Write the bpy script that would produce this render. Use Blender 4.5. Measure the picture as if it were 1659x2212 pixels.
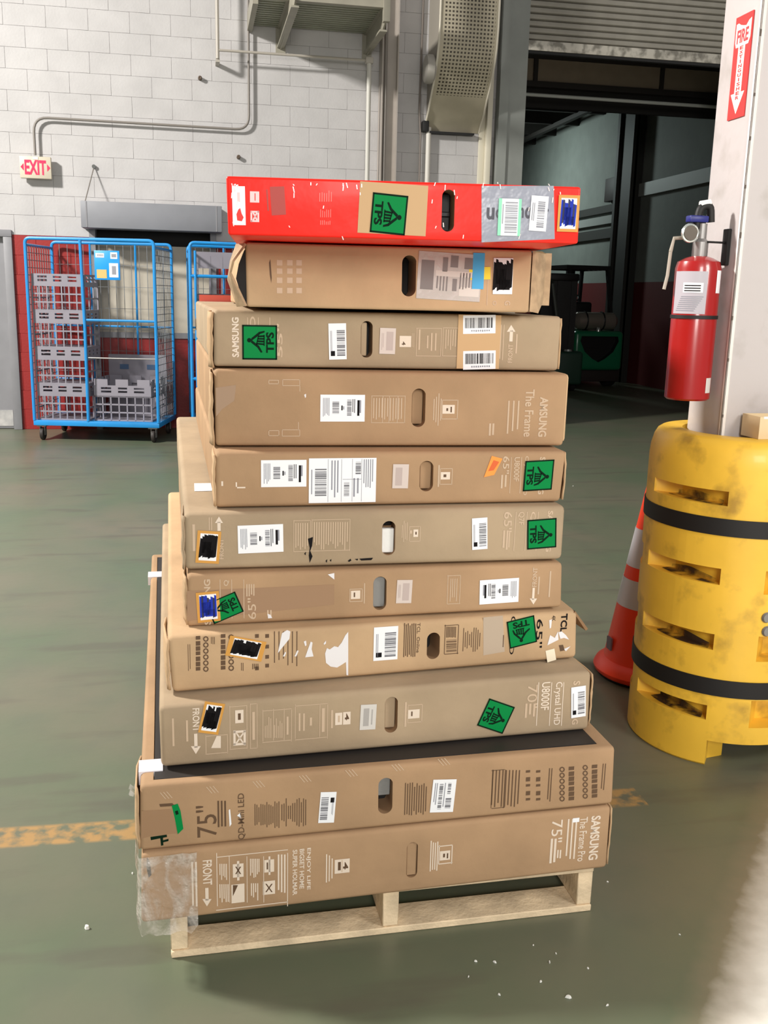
import bpy, bmesh, math, random
from mathutils import Vector, Matrix
from math import sin, cos, pi, radians as RAD
random.seed(7)
for o in list(bpy.data.objects): bpy.data.objects.remove(o)
S = bpy.context.scene; C = S.collection
W, H, F = 1659, 2212, 2098.55
CAM = Vector((0, 0, 1.476))
fwd = Vector((0.1862, 0.9582, -0.2174)).normalized()
rgt = Vector((0.9822, -0.1863, 0.0234)); rgt = (rgt - rgt.dot(fwd) * fwd).normalized()
upv = rgt.cross(fwd)
# ---------------------------------------------------------------- camera, world, lamps and fill lights, exposure
cd = bpy.data.cameras.new('camera'); cam = bpy.data.objects.new('camera', cd); C.objects.link(cam)
cam.matrix_world = Matrix(((rgt.x, upv.x, -fwd.x, CAM.x), (rgt.y, upv.y, -fwd.y, CAM.y), (rgt.z, upv.z, -fwd.z, CAM.z), (0, 0, 0, 1)))
cd.sensor_fit = 'AUTO'; cd.sensor_width = 36; cd.lens = F / H * 36; cd.clip_end = 200
S.camera = cam
w = bpy.data.worlds.new('hall_ambient'); S.world = w; w.use_nodes = True
w.node_tree.nodes['Background'].inputs[0].default_value = (1.0, .97, .93, 1)
w.node_tree.nodes['Background'].inputs[1].default_value = .32
def area(name, loc, target, size, power, col=(1, 1, 1), sy=None):
    l = bpy.data.lights.new(name, 'AREA'); l.energy = power; l.size = size; l.color = col
    if sy: l.shape = 'RECTANGLE'; l.size_y = sy
    o = bpy.data.objects.new(name, l); C.objects.link(o); o.location = loc
    o.rotation_euler = (Vector(target) - Vector(loc)).to_track_quat('-Z', 'Y').to_euler(); return o
area('key_lamp', (-6.3, 5.4, 6.3), (-.6, 5.6, 0.6), .8, 1500, (1, .96, .90))
area('front_fill', (.0, -4.6, 3.3), (.6, 3.0, 1.0), 1.8, 275, (1, .96, .91))  # unseen fill light behind the camera, brightens the carton fronts
area('side_fill', (2.5, .3, 2.4), (1.65, 1.7, .1), .7, 42, (1, .96, .9))  # added fill light to brighten the pale floor patch and the protector
area('back_room_lamp', (5.4, 21.0, 4.5), (7.9, 20.2, 1.6), .8, 75, (.85, 1, .97))
S.view_settings.view_transform = 'Standard'; S.view_settings.look = 'None'
S.view_settings.exposure = 0.0; S.view_settings.gamma = 1; S.view_settings.use_curve_mapping = False
# ---------------------------------------------------------------- pixel of the 1659x2212 photo -> point in the place
def ray(px, py): return fwd + rgt * ((px - W / 2) / F) - upv * ((py - H / 2) / F)
def onZ(px, py, z=0): d = ray(px, py); return CAM + d * ((z - CAM.z) / d.z)
def onY(px, py, y): d = ray(px, py); return CAM + d * (y / d.y)
def onX(px, py, x): d = ray(px, py); return CAM + d * (x / d.x)
# ---------------------------------------------------------------- materials
def srgb(r, g, b):
    f = lambda c: ((c / 255 + .055) / 1.055) ** 2.4 if c > 10 else c / 255 / 12.92
    return (f(r), f(g), f(b), 1)
MATS = {}
def mat(name, rgb, rough=.6, metal=0, var=0, scale=6, bump=0, bscale=60, emit=0, coat=0, alpha=1, spec=.5, rgb2=None, thr=(.35, .7)):
    if name in MATS: return MATS[name]
    m = bpy.data.materials.new(name); m.use_nodes = True; nt = m.node_tree; b = nt.nodes['Principled BSDF']
    c = srgb(*rgb); b.inputs['Base Color'].default_value = c; b.inputs['Roughness'].default_value = rough
    b.inputs['Metallic'].default_value = metal; b.inputs['Specular IOR Level'].default_value = spec
    if coat: b.inputs['Coat Weight'].default_value = coat; b.inputs['Coat Roughness'].default_value = .12
    if emit: b.inputs['Emission Color'].default_value = c; b.inputs['Emission Strength'].default_value = emit
    if alpha < 1: b.inputs['Alpha'].default_value = alpha
    tc = nt.nodes.new('ShaderNodeNewGeometry')
    if var or rgb2:
        n = nt.nodes.new('ShaderNodeTexNoise'); n.inputs['Scale'].default_value = scale; n.inputs['Detail'].default_value = 5
        nt.links.new(tc.outputs['Position'], n.inputs['Vector'])
        r = nt.nodes.new('ShaderNodeMapRange'); r.inputs[1].default_value = thr[0]; r.inputs[2].default_value = thr[1]
        nt.links.new(n.outputs[0], r.inputs[0])
        mx = nt.nodes.new('ShaderNodeMix'); mx.data_type = 'RGBA'
        mx.inputs[6].default_value = tuple(x * (1 - var) for x in c[:3]) + (1,) if not rgb2 else c
        mx.inputs[7].default_value = tuple(min(1, x * (1 + var)) for x in c[:3]) + (1,) if not rgb2 else srgb(*rgb2)
        nt.links.new(r.outputs[0], mx.inputs[0]); nt.links.new(mx.outputs[2], b.inputs['Base Color'])
    if bump:
        n2 = nt.nodes.new('ShaderNodeTexNoise'); n2.inputs['Scale'].default_value = bscale; n2.inputs['Detail'].default_value = 3
        nt.links.new(tc.outputs['Position'], n2.inputs['Vector'])
        bp = nt.nodes.new('ShaderNodeBump'); bp.inputs['Strength'].default_value = bump; bp.inputs['Distance'].default_value = .01
        nt.links.new(n2.outputs[0], bp.inputs['Height']); nt.links.new(bp.outputs[0], b.inputs['Normal'])
    MATS[name] = m; return m
def zband(name, lower, upper, z, rough=.6, var=.06, xmin=None, bump=.15):
    m = mat(name, upper, rough, var=var, scale=3.5, bump=bump, bscale=45); nt = m.node_tree; b = nt.nodes['Principled BSDF']
    src = b.inputs['Base Color'].links[0].from_socket
    g = nt.nodes.new('ShaderNodeNewGeometry'); sx = nt.nodes.new('ShaderNodeSeparateXYZ'); nt.links.new(g.outputs['Position'], sx.inputs[0])
    lt = nt.nodes.new('ShaderNodeMath'); lt.operation = 'LESS_THAN'; lt.inputs[1].default_value = z; nt.links.new(sx.outputs[2], lt.inputs[0])
    mx = nt.nodes.new('ShaderNodeMix'); mx.data_type = 'RGBA'; mx.inputs[7].default_value = srgb(*lower)
    nt.links.new(lt.outputs[0], mx.inputs[0]); nt.links.new(src, mx.inputs[6]); nt.links.new(mx.outputs[2], b.inputs['Base Color'])
    return m
# ---------------------------------------------------------------- mesh builder
class MB:
    def __init__(s): s.v = []; s.f = []; s.m = []
    def add(s, vs, fs, mi=0):
        k = len(s.v); s.v += [tuple(x) for x in vs]; s.f += [tuple(i + k for i in f) for f in fs]; s.m += [mi] * len(fs); return s
    def box(s, a, b, mi=0, M=None):
        x0, y0, z0 = a; x1, y1, z1 = b
        vs = [Vector(p) for p in ((x0, y0, z0), (x1, y0, z0), (x1, y1, z0), (x0, y1, z0), (x0, y0, z1), (x1, y0, z1), (x1, y1, z1), (x0, y1, z1))]
        if M: vs = [M @ v for v in vs]
        return s.add(vs, [(3, 2, 1, 0), (4, 5, 6, 7), (0, 1, 5, 4), (1, 2, 6, 5), (2, 3, 7, 6), (3, 0, 4, 7)], mi)
    def bar(s, p, q, w, h=None, mi=0, up=(0, 0, 1)):
        p = Vector(p); q = Vector(q); d = (q - p).normalized(); u = Vector(up)
        if abs(d.dot(u)) > .95: u = Vector((0, 1, 0))
        a = d.cross(u).normalized() * (w / 2); b = a.cross(d).normalized() * ((h or w) / 2)
        vs = [e + sa * a + sb * b for e in (p, q) for sa, sb in ((-1, -1), (1, -1), (1, 1), (-1, 1))]
        return s.add(vs, [(0, 1, 2, 3), (7, 6, 5, 4), (0, 4, 5, 1), (1, 5, 6, 2), (2, 6, 7, 3), (3, 7, 4, 0)], mi)
    def tube(s, pts, r, n=10, mi=0, closed=False):
        pts = [Vector(p) for p in pts]; vs = []; N = len(pts); pu = None
        for i, p in enumerate(pts):
            a = pts[i - 1] if (i > 0 or closed) else p; b = pts[(i + 1) % N] if (i < N - 1 or closed) else p
            d = (b - a).normalized()
            u = pu if pu else (Vector((0, 0, 1)) if abs(d.z) < .9 else Vector((1, 0, 0)))
            x = d.cross(u).normalized(); y = x.cross(d).normalized(); pu = y
            vs += [p + (x * cos(2 * pi * k / n) + y * sin(2 * pi * k / n)) * r for k in range(n)]
        fs = []
        for i in range(N if closed else N - 1):
            j = (i + 1) % N
            for k in range(n): fs.append((i * n + k, i * n + (k + 1) % n, j * n + (k + 1) % n, j * n + k))
        if not closed: fs += [tuple(range(n))[::-1], tuple((N - 1) * n + k for k in range(n))]
        return s.add(vs, fs, mi)
    def lathe(s, prof, n=32, c=(0, 0, 0), mi=0, caps=False, M=None):
        vs = []; c = Vector(c)
        for r, z in prof:
            for k in range(n):
                v = Vector((r * cos(2 * pi * k / n), r * sin(2 * pi * k / n), z))
                vs.append((M @ v if M else v) + c)
        fs = []
        for i in range(len(prof) - 1):
            for k in range(n): fs.append((i * n + k, i * n + (k + 1) % n, (i + 1) * n + (k + 1) % n, (i + 1) * n + k))
        if caps: fs += [tuple(range(n))[::-1], tuple((len(prof) - 1) * n + k for k in range(n))]
        return s.add(vs, fs, mi)
    def prism(s, poly, d0, d1, M, mi=0):            # polygon in local xy, extruded along local z
        n = len(poly); vs = [M @ Vector((x, y, d0)) for x, y in poly] + [M @ Vector((x, y, d1)) for x, y in poly]
        return s.add(vs, [tuple(range(n))[::-1], tuple(range(n, 2 * n))] + [(i, (i + 1) % n, n + (i + 1) % n, n + i) for i in range(n)], mi)
    def build(s, name, m, parent=None, smooth=False, bevel=0, seg=2, parts=True):
        me = bpy.data.meshes.new(name); me.from_pydata(s.v, [], s.f)
        for mm in (m if isinstance(m, (list, tuple)) else [m]): me.materials.append(mm)
        me.polygons.foreach_set('material_index', s.m)
        bm = bmesh.new(); bm.from_mesh(me)
        bmesh.ops.recalc_face_normals(bm, faces=bm.faces)
        if bevel:
            bmesh.ops.bevel(bm, geom=[e for e in bm.edges if len(e.link_faces) == 2 and e.calc_face_angle() > .6], offset=bevel, segments=seg, profile=.5, affect='EDGES')
        bm.to_mesh(me); bm.free()
        if smooth or bevel:
            me.polygons.foreach_set('use_smooth', [True] * len(me.polygons)); me.set_sharp_from_angle(angle=RAD(38))
        me.update(); o = bpy.data.objects.new(name, me); C.objects.link(o)
        if parent: o.parent = parent
        return o
def tag(o, label=None, cat=None, group=None, kind=None):
    for k, v in (('label', label), ('category', cat), ('group', group), ('kind', kind)):
        if v: o[k] = v
    return o
def thing(name, label, cat, loc=(0, 0, 0), rz=0, group=None):
    o = bpy.data.objects.new(name, None); C.objects.link(o); o.location = loc; o.rotation_euler = (0, 0, rz)
    o.empty_display_size = .1
    return tag(o, label, cat, group)
def boolean(o, cutters):
    for c in cutters:
        md = o.modifiers.new('cut', 'BOOLEAN'); md.operation = 'DIFFERENCE'; md.solver = 'EXACT'; md.object = c
    dg = bpy.context.evaluated_depsgraph_get(); dg.update()
    me = bpy.data.meshes.new_from_object(o.evaluated_get(dg)); old = o.data; o.modifiers.clear(); o.data = me
    me.name = old.name; bpy.data.meshes.remove(old)
    me.polygons.foreach_set('use_smooth', [True] * len(me.polygons)); me.set_sharp_from_angle(angle=RAD(38))
    for c in cutters:
        d = c.data; bpy.data.objects.remove(c); bpy.data.meshes.remove(d)
TXT = {}
def text_geo(t, bold=0):
    if (t, bold) in TXT: return TXT[(t, bold)]
    cu = bpy.data.curves.new('t', 'FONT'); cu.body = t; cu.size = 1; cu.offset = bold; cu.resolution_u = 3
    o = bpy.data.objects.new('t', cu); C.objects.link(o)
    dg = bpy.context.evaluated_depsgraph_get(); dg.update()
    me = bpy.data.meshes.new_from_object(o.evaluated_get(dg))
    vs = [v.co.copy() for v in me.vertices]; fs = [tuple(p.vertices) for p in me.polygons]
    bpy.data.objects.remove(o); bpy.data.curves.remove(cu); bpy.data.meshes.remove(me)
    x0 = min(v.x for v in vs); x1 = max(v.x for v in vs); y0 = min(v.y for v in vs); y1 = max(v.y for v in vs)
    vs = [((v.x - x0) / (x1 - x0) - .5, (v.y - y0) / (y1 - y0) - .5) for v in vs]
    TXT[(t, bold)] = (vs, fs); return TXT[(t, bold)]

# ================================================================ SETTING
YW = 10.8
def floor_material():
    m = mat('floor_paint', (112, 116, 92), .36, bump=.05, bscale=25); nt = m.node_tree; L = nt.links; b = nt.nodes['Principled BSDF']
    g = nt.nodes.new('ShaderNodeNewGeometry')
    def noise(scale, a, c, detail=6, st=None):
        n = nt.nodes.new('ShaderNodeTexNoise'); n.inputs['Scale'].default_value = scale; n.inputs['Detail'].default_value = detail
        src = g.outputs['Position']
        if st:
            mp = nt.nodes.new('ShaderNodeMapping'); mp.inputs['Scale'].default_value = st; L.new(src, mp.inputs[0]); src = mp.outputs[0]
        L.new(src, n.inputs['Vector'])
        r = nt.nodes.new('ShaderNodeMapRange'); r.inputs[1].default_value = a; r.inputs[2].default_value = c; L.new(n.outputs[0], r.inputs[0]); return r.outputs[0]
    def mix(f, a, c, k=None):
        mx = nt.nodes.new('ShaderNodeMix'); mx.data_type = 'RGBA'
        if k is not None:
            mm = nt.nodes.new('ShaderNodeMath'); mm.operation = 'MULTIPLY'; mm.inputs[1].default_value = k; L.new(f, mm.inputs[0]); f = mm.outputs[0]
        L.new(f, mx.inputs[0])
        for i, q in ((6, a), (7, c)):
            if isinstance(q, tuple): mx.inputs[i].default_value = q
            else: L.new(q, mx.inputs[i])
        return mx.outputs[2]
    c1 = mix(noise(1.1, .35, .68), srgb(94, 106, 84), srgb(112, 108, 92))
    c2 = mix(noise(5, .5, .75), c1, srgb(92, 98, 84), .45)
    c3 = mix(noise(3.0, .56, .66, 8, (.5, 2.6, 1)), c2, srgb(86, 80, 72), .4)
    # worn yellow line
    sx = nt.nodes.new('ShaderNodeSeparateXYZ'); L.new(g.outputs['Position'], sx.inputs[0])
    a0 = onZ(0, 1810); a1 = onZ(1362, 1722); sl = (a1.y - a0.y) / (a1.x - a0.x)
    lx = nt.nodes.new('ShaderNodeMath'); lx.operation = 'MULTIPLY_ADD'; lx.inputs[1].default_value = -sl; lx.inputs[2].default_value = sl * a0.x - a0.y
    L.new(sx.outputs[0], lx.inputs[0])
    ad = nt.nodes.new('ShaderNodeMath'); ad.operation = 'ADD'; L.new(lx.outputs[0], ad.inputs[0]); L.new(sx.outputs[1], ad.inputs[1])
    ab = nt.nodes.new('ShaderNodeMath'); ab.operation = 'ABSOLUTE'; L.new(ad.outputs[0], ab.inputs[0])
    ln = nt.nodes.new('ShaderNodeMapRange'); ln.inputs[1].default_value = .058; ln.inputs[2].default_value = .044; L.new(ab.outputs[0], ln.inputs[0])
    lim = nt.nodes.new('ShaderNodeMath'); lim.operation = 'LESS_THAN'; lim.inputs[1].default_value = 1.31; L.new(sx.outputs[0], lim.inputs[0])
    m1 = nt.nodes.new('ShaderNodeMath'); m1.operation = 'MULTIPLY'; L.new(ln.outputs[0], m1.inputs[0]); L.new(noise(22, .38, .56), m1.inputs[1])
    m2 = nt.nodes.new('ShaderNodeMath'); m2.operation = 'MULTIPLY'; L.new(m1.outputs[0], m2.inputs[0]); L.new(lim.outputs[0], m2.inputs[1])
    c4 = mix(m2.outputs[0], c3, srgb(176, 138, 84), .85)
    # pale patch at the right, brownish along its soft edge
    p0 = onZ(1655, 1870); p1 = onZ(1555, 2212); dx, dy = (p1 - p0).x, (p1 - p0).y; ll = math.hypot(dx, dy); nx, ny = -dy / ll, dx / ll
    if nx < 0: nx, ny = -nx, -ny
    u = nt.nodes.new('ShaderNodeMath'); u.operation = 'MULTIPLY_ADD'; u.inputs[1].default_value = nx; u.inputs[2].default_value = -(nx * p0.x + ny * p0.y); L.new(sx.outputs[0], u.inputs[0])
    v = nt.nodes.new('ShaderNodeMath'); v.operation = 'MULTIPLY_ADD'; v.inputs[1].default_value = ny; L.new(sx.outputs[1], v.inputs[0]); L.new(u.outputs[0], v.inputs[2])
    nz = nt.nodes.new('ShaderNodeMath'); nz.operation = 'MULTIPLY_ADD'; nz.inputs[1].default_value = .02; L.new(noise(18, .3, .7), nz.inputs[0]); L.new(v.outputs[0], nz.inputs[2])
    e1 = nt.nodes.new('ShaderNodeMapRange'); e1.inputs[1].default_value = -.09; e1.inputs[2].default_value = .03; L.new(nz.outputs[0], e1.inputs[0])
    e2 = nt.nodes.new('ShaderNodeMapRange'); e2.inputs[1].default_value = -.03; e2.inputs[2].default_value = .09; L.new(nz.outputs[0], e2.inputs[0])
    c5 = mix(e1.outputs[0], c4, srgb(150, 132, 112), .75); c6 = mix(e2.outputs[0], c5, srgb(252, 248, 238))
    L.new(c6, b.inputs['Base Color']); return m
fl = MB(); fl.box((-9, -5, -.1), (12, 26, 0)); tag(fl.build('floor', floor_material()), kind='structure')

M_wall = zband('block_paint', (150, 34, 32), (188, 186, 186), 1.995, .55)
M_mortar = zband('mortar_paint', (144, 33, 31), (182, 180, 180), 1.995, .7, xmin=None)
D1 = (-3.2, -1.83, 2.04); D2 = (-1.07, .22, 2.16); XJ = 3.22
wall = MB(); yb0, yb1 = YW + .006, YW + .25
wall.box((-9, yb0, 0), (D1[0], yb1, 6)).box((D1[0], yb0, D1[2]), (D1[1], yb1, 6)).box((D1[1], yb0, 0), (D2[0], yb1, 6))
wall.box((D2[0], yb0, D2[2]), (D2[1], yb1, 6)).box((D2[1], yb0, 0), (XJ, yb1, 6))
wall_back = tag(wall.build('wall_back', M_mortar), kind='structure')
BH = .1977
blk = {}
def block(x0, x1, z0, z1):
    key = (round(x1 - x0, 3), round(z1 - z0, 3))
    if key not in blk:
        b = MB(); w_, h_ = key; g = .0009
        b.box((g, 0, g), (w_ - g, .05, h_ - g)); o = b.build('block', M_wall, wall_back, bevel=.0016, seg=1); blk[key] = o.data
    else:
        o = bpy.data.objects.new('block', blk[key]); C.objects.link(o); o.parent = wall_back
    o.location = (x0, YW, z0)
nblk = 0
for k in range(-11, 14):
    z0 = 2.19 + BH * k
    z1 = z0 + BH
    if k == -11: z0 = 0.0
    off = -1.8 if k % 2 else -1.6
    spans = [(-2.2, XJ)]
    def cut(sp, a, b_):
        r = []
        for p, q in sp:
            if b_ <= p or a >= q: r.append((p, q)); continue
            if p < a: r.append((p, a))
            if q > b_: r.append((b_, q))
        return r
    if z0 < D1[2] - .06: spans = cut(spans, D1[0], D1[1])
    if z0 < D2[2] - .05: spans = cut(spans, D2[0], D2[1])
    for p, q in spans:
        j = math.floor((p - off) / .4)
        while off + .4 * j < q - 1e-6:
            a = max(p, off + .4 * j); b_ = min(q, off + .4 * (j + 1)); j += 1
            if b_ - a > .03: block(a, b_, z0, z1); nblk += 1
M_grey = mat('grey_enamel', (138, 138, 142), .5, var=.05)
M_greyd = mat('dark_grey_steel', (92, 94, 92), .55, var=.08)
M_black = mat('black', (18, 18, 18), .6)
M_white = mat('white_paint', (226, 222, 218), .5, var=.04)
M_dark = mat('painted_shade', (24, 22, 20), .8)
# door_1: grey steel door at the left edge
d1 = tag(MB().box((D1[0], YW - .03, 0), (D1[0] + .07, YW + .12, D1[2] - .071)).box((D1[1] - .085, YW - .03, 0), (D1[1], YW + .12, D1[2] - .071)).box((D1[0], YW - .03, D1[2] - .07), (D1[1], YW + .12, D1[2])).build('door_1', M_grey, bevel=.006), kind='structure')
MB().box((D1[0] + .07, YW + .05, .01), (D1[1] - .085, YW + .095, D1[2] - .07)).build('door_leaf', M_grey, d1)
MB().box((D1[0] + .10, YW + .043, .03), (D1[1] - .10, YW + .049, .2)).build('kick_plate', mat('worn_white', (200, 198, 194), .5, rgb2=(150, 150, 152), scale=9), d1)['label'] = 'worn white kick plate'
# door_2: dock door behind the cages
M_leaf = zband('dock_leaf', (140, 30, 30), (196, 188, 172), .985, .5)
d2 = tag(MB().box((D2[0], YW - .02, 0), (D2[0] + .06, YW + .2, D2[2])).box((D2[1] - .06, YW - .02, 0), (D2[1], YW + .2, D2[2])).build('door_2', M_grey), kind='structure')
MB().box((D2[0] + .06, YW + .10, 0), (D2[1] - .06, YW + .16, 1.93)).build('door_leaf', M_leaf, d2)
MB().box((D2[0] + .06, YW + .16, 1.9), (D2[1] - .06, YW + .2, D2[2])).build('shade_sheet', M_dark, d2)  # near-black sheet stands in for the shade above the leaf
MB().box((D2[0] + .06, YW + .085, .97), (D2[1] - .06, YW + .1, 1.03)).build('bumper_rail', M_grey, d2)
# jamb of the big opening, and the roll-up door above it
jm = MB().box((XJ, YW - .14, 0), (XJ + .10, YW + .3, 6)).box((XJ + .10, YW - .12, 0), (XJ + .30, YW + .3, 6))
tag(jm.build('trim_1', mat('jamb_steel', (142, 146, 142), .5, var=.08, scale=4)), kind='structure')
bolts = MB()
for i in range(9): bolts.lathe([(.012, 0), (.012, .012), (0, .012)], 8, (XJ + .2, YW - .12, .4 + i * .5), M=Matrix.Rotation(RAD(90), 3, 'X'))
XO0, XO1 = XJ + .30, 6.0
ZR = onY(1137, 108, YW).z
d3 = tag(MB().box((XO0, YW + .06, ZR + .04), (XO1, YW + .10, 6)).build('door_3', M_greyd), kind='structure')
M_slat = mat('roll_door_slat', (152, 148, 138), .42, metal=.25, var=.08, scale=5)
for i in range(10):
    z = ZR + .11 + i * .066; p = [(YW + .03, z), (YW + .012, z + .012), (YW + .006, z + .033), (YW + .012, z + .054), (YW + .03, z + .064), (YW + .06, z + .064), (YW + .06, z)]
    MB().prism([(a, b_) for a, b_ in p], XO0, XO1, Matrix(((0, 0, 1), (1, 0, 0), (0, 1, 0))).to_4x4()).build('slat', M_slat, d3, smooth=True)
MB().box((XO0, YW - .015, ZR), (XO1, YW + .06, ZR + .10)).build('bottom_bar', mat('bare_alu', (205, 200, 188), .3, metal=.35, rgb2=(140, 136, 126), scale=9, thr=(.45, .6)), d3, bevel=.006)
MB().box((XO0, YW - .005, ZR - .03), (XO1, YW + .05, ZR)).build('rubber_seal', M_black, d3)
# --- the dim room beyond the opening
XS = 7.9
M_side = zband('side_wall_paint', (104, 30, 30), (140, 146, 140), 1.82, .7)
tag(MB().box((XO1, YW, 0), (XS + 3, YW + .25, 6)).build('unseen_front_wall', M_wall), kind='structure')  # unseen wall, placed to keep the front light off the side wall
tag(MB().box((XS, YW + .25, 0), (XS + .2, 26, 6)).build('wall_right', M_side), kind='structure')
tag(MB().box((XO0 - .3, 25.8, 0), (XS, 26, 6)).build('wall_far', M_side), kind='structure')
tag(MB().box((XO0 - .3, YW + .3, 0), (XO0 - .05, 25.8, 6)).build('wall_left', M_side), kind='structure')
roof = tag(MB().box((XO0 - .3, YW + .1, 5.35), (XS + .2, 26, 5.5)).build('ceiling', mat('dark_deck', (52, 48, 44), .8)), kind='structure')
M_joist = mat('dark_joist', (40, 36, 32), .7)
for i in range(9):
    y = 13.6 + i * 1.35
    MB().box((XO0, y, 5.02), (XS, y + .1, 5.35)).build('joist', M_joist, roof)
for i in range(3): MB().box((XO0 + .8 + i * 1.5, 11.3, 4.95), (XO0 + .9 + i * 1.5, 25.7, 5.03)).build('purlin', M_joist, roof)
# beige header panels and a pale pipe inside the opening
hp = thing('header_panel', 'long beige header panel in dark framing high inside the dim back room', 'panel', (XO0, 13, 4.2))
zt = onY(1340, 140, 13).z; zb = onY(1340, 188, 13).z
xs = [XO0 + .03, onY(1158, 150, 13).x, onY(1430, 170, 13).x, XS - .05]
for i in range(3):
    MB().box((xs[i] - hp.location.x + .02, 0, zb - 4.2), (xs[i + 1] - hp.location.x - .02, .04, zt - 4.2)).build('beige_panel', mat('beige_panel', (150, 136, 116), .6, var=.06), hp)
fr = MB(); fr.box((0, -.03, zb - 4.27), (XS - XO0 - .02, .1, zb - 4.2)).box((0, -.03, zt - 4.2), (XS - XO0 - .02, .1, zt - 4.14))
for x in xs[1:3]: fr.box((x - XO0 - .035, -.03, zb - 4.2), (x - XO0 + .02, .1, zt - 4.2))
fr.box((0, -.05, zt - 4.08), (XS - XO0 - .02, .1, zt - 4.03)); fr.build('frame', M_joist, hp)
MB().box((0, .1, zb - 4.5), (XS - XO0 - .02, .16, 1.12)).build('backing', M_dark, hp)
p0 = onY(1130, 203, 12.6); p1 = onY(1540, 231, 12.6)
tag(MB().tube([(XO0 + .01, 12.6, p0.z), (XS - .01, 12.6, p1.z)], .022, 12).build('overhead_pipe', mat('pale_pipe', (190, 194, 188), .4)), 'thin pale pipe crossing the opening below the beige header panels', 'pipe')
# dark post and horizontal bands along the side wall
q0 = onX(1347, 300, XS - .16); q1 = onX(1378, 300, XS - .16)
tag(MB().box((XS - .24, q1.y, 0), (XS - .02, q1.y + .10, 5.0)).box((XS - .24, q0.y, 0), (XS - .02, q0.y + .10, 5.0)).box((XS - .18, q1.y, 0), (XS - .14, q0.y, 5.0)).build('steel_post', mat('dark_post', (34, 34, 30), .6)), 'dark steel post against the side wall right of the forklift', 'post')
M_band = mat('pale_band', (168, 172, 168), .5)  # pale raised bands on the side wall
a = onX(1360, 403, XS - .06); b_ = onX(1533, 371, XS - .06)
tag(MB().box((XS - .08, 11.2, a.z - .22), (XS - .005, q1.y - .02, a.z)).build('wall_band', M_band), 'pale horizontal band on the side wall right of the dark post', 'rail')
a = onX(1258, 476, XS - .06); b_ = onX(1327, 462, XS - .06)
tag(MB().box((XS - .08, q0.y + .12, a.z - .15), (XS - .005, 22.5, a.z)).build('wall_band', M_band), 'pale horizontal band on the side wall left of the dark post', 'rail')
tag(MB().box((XS - .08, q0.y + .12, a.z + .06), (XS - .005, 22.5, a.z + .2)).build('shadow_band', mat('shadow_strip', (58, 58, 54), .7)), 'dark strip painted as the shadow just above the left pale band', 'shadow_strip')  # dark bars stand in for shadow above and below the pale band
tag(MB().box((XS - .08, q0.y + .12, a.z - .42), (XS - .005, 22.5, a.z - .24)).build('shadow_band', MATS['shadow_strip']), 'dark strip painted as the shadow just below the left pale band', 'shadow_strip')
a = onX(1310, 387, XS - .12); b_ = onX(1335, 440, XS - .12); b_.z = 3.33
tag(MB().box((XS - .14, b_.y, b_.z), (XS - .002, a.y, a.z)).build('electric_cabinet', mat('cabinet', (46, 36, 32), .6), bevel=.01), 'small dark wall cabinet left of the dark steel post', 'cabinet')

# ================================================================ THINGS ON THE BACK WALL
M_cond = mat('conduit_paint', (128, 122, 116), .5)
def arc_path(pts, r, n=6):
    pts = [Vector(p) for p in pts]; out = [pts[0]]
    for i in range(1, len(pts) - 1):
        a = (pts[i - 1] - pts[i]).normalized(); b_ = (pts[i + 1] - pts[i]).normalized(); P = pts[i] + a * r; Q = pts[i] + b_ * r
        for k in range(n + 1):
            t = k / n; out.append((P * (1 - t) ** 2 + pts[i] * 2 * t * (1 - t) + Q * t * t))
    out.append(pts[-1]); return out
yc = YW - .055
c0 = onY(76, 335, yc); c1 = onY(76, 253, yc); c2 = onY(538, 284, yc); c3 = onY(540, -60, yc)
tag(MB().tube(arc_path([c0, (c0.x, yc, c1.z), (c2.x, yc, c1.z - .01), (c2.x, yc, c3.z)], .14), .0125, 10).build('conduit', M_cond, smooth=True), 'grey conduit bent from the exit sign along the block wall and up', 'pipe')
ex = onY(77, 362, YW - .09)
es = thing('exit_sign', 'red and white exit sign hanging from the conduit on the block wall', 'sign', (ex.x, YW - .075, ex.z), 0)
MB().box((-.15, -.03, -.105), (.15, .03, .105)).build('housing', mat('sign_housing', (205, 196, 176), .45), es, bevel=.006)
g = MB(); vs, fs = text_geo('EXIT', .03); g.add([(x * .205, -.0325, y * .14) for x, y in vs], fs)
for s_ in (-1, 1): g.add([(s_ * .112, -.0325, .035), (s_ * .142, -.0325, 0), (s_ * .112, -.0325, -.035)], [(0, 1, 2)])
g.build('lettering', mat('exit_red', (240, 40, 80), .4, emit=.45), es)['label'] = 'red EXIT lettering with side arrows'
MB().box((-.02, -.034, .075), (.03, -.031, .1)).build('pale_spot', mat('pale_label', (250, 250, 225), .4), es)  # small pale plate near the top of the sign face
# door hood with stay cable
ph = [onY(*q, YW - .3) for q in ((173, 433), (176, 491), (479, 441), (480, 503))]
hx0, hx1 = ph[0].x, ph[2].x; hz1, hz0 = ph[0].z, ph[1].z
hd = thing('door_hood', 'long grey sheet metal hood above the dock door behind the cages', 'hood', ((hx0 + hx1) / 2, YW - .15, hz0))
hw = (hx1 - hx0) / 2
MB().box((-hw, -.15, 0), (hw, .145, hz1 - hz0)).build('casing', mat('hood_grey', (134, 136, 142), .5, var=.04), hd, bevel=.006)
for s_ in (-1, 1): MB().box((s_ * (hw - .055) - .006, -.153, .004), (s_ * (hw - .055) + .006, -.15, hz1 - hz0 - .004)).build('seam', M_grey, hd)
ca = onY(203, 360, YW - .01); cb = onY(184, 434, YW - .28)
MB().tube([ca - hd.location, cb - hd.location], .006, 6).build('stay_cable', M_cond, hd)
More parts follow.
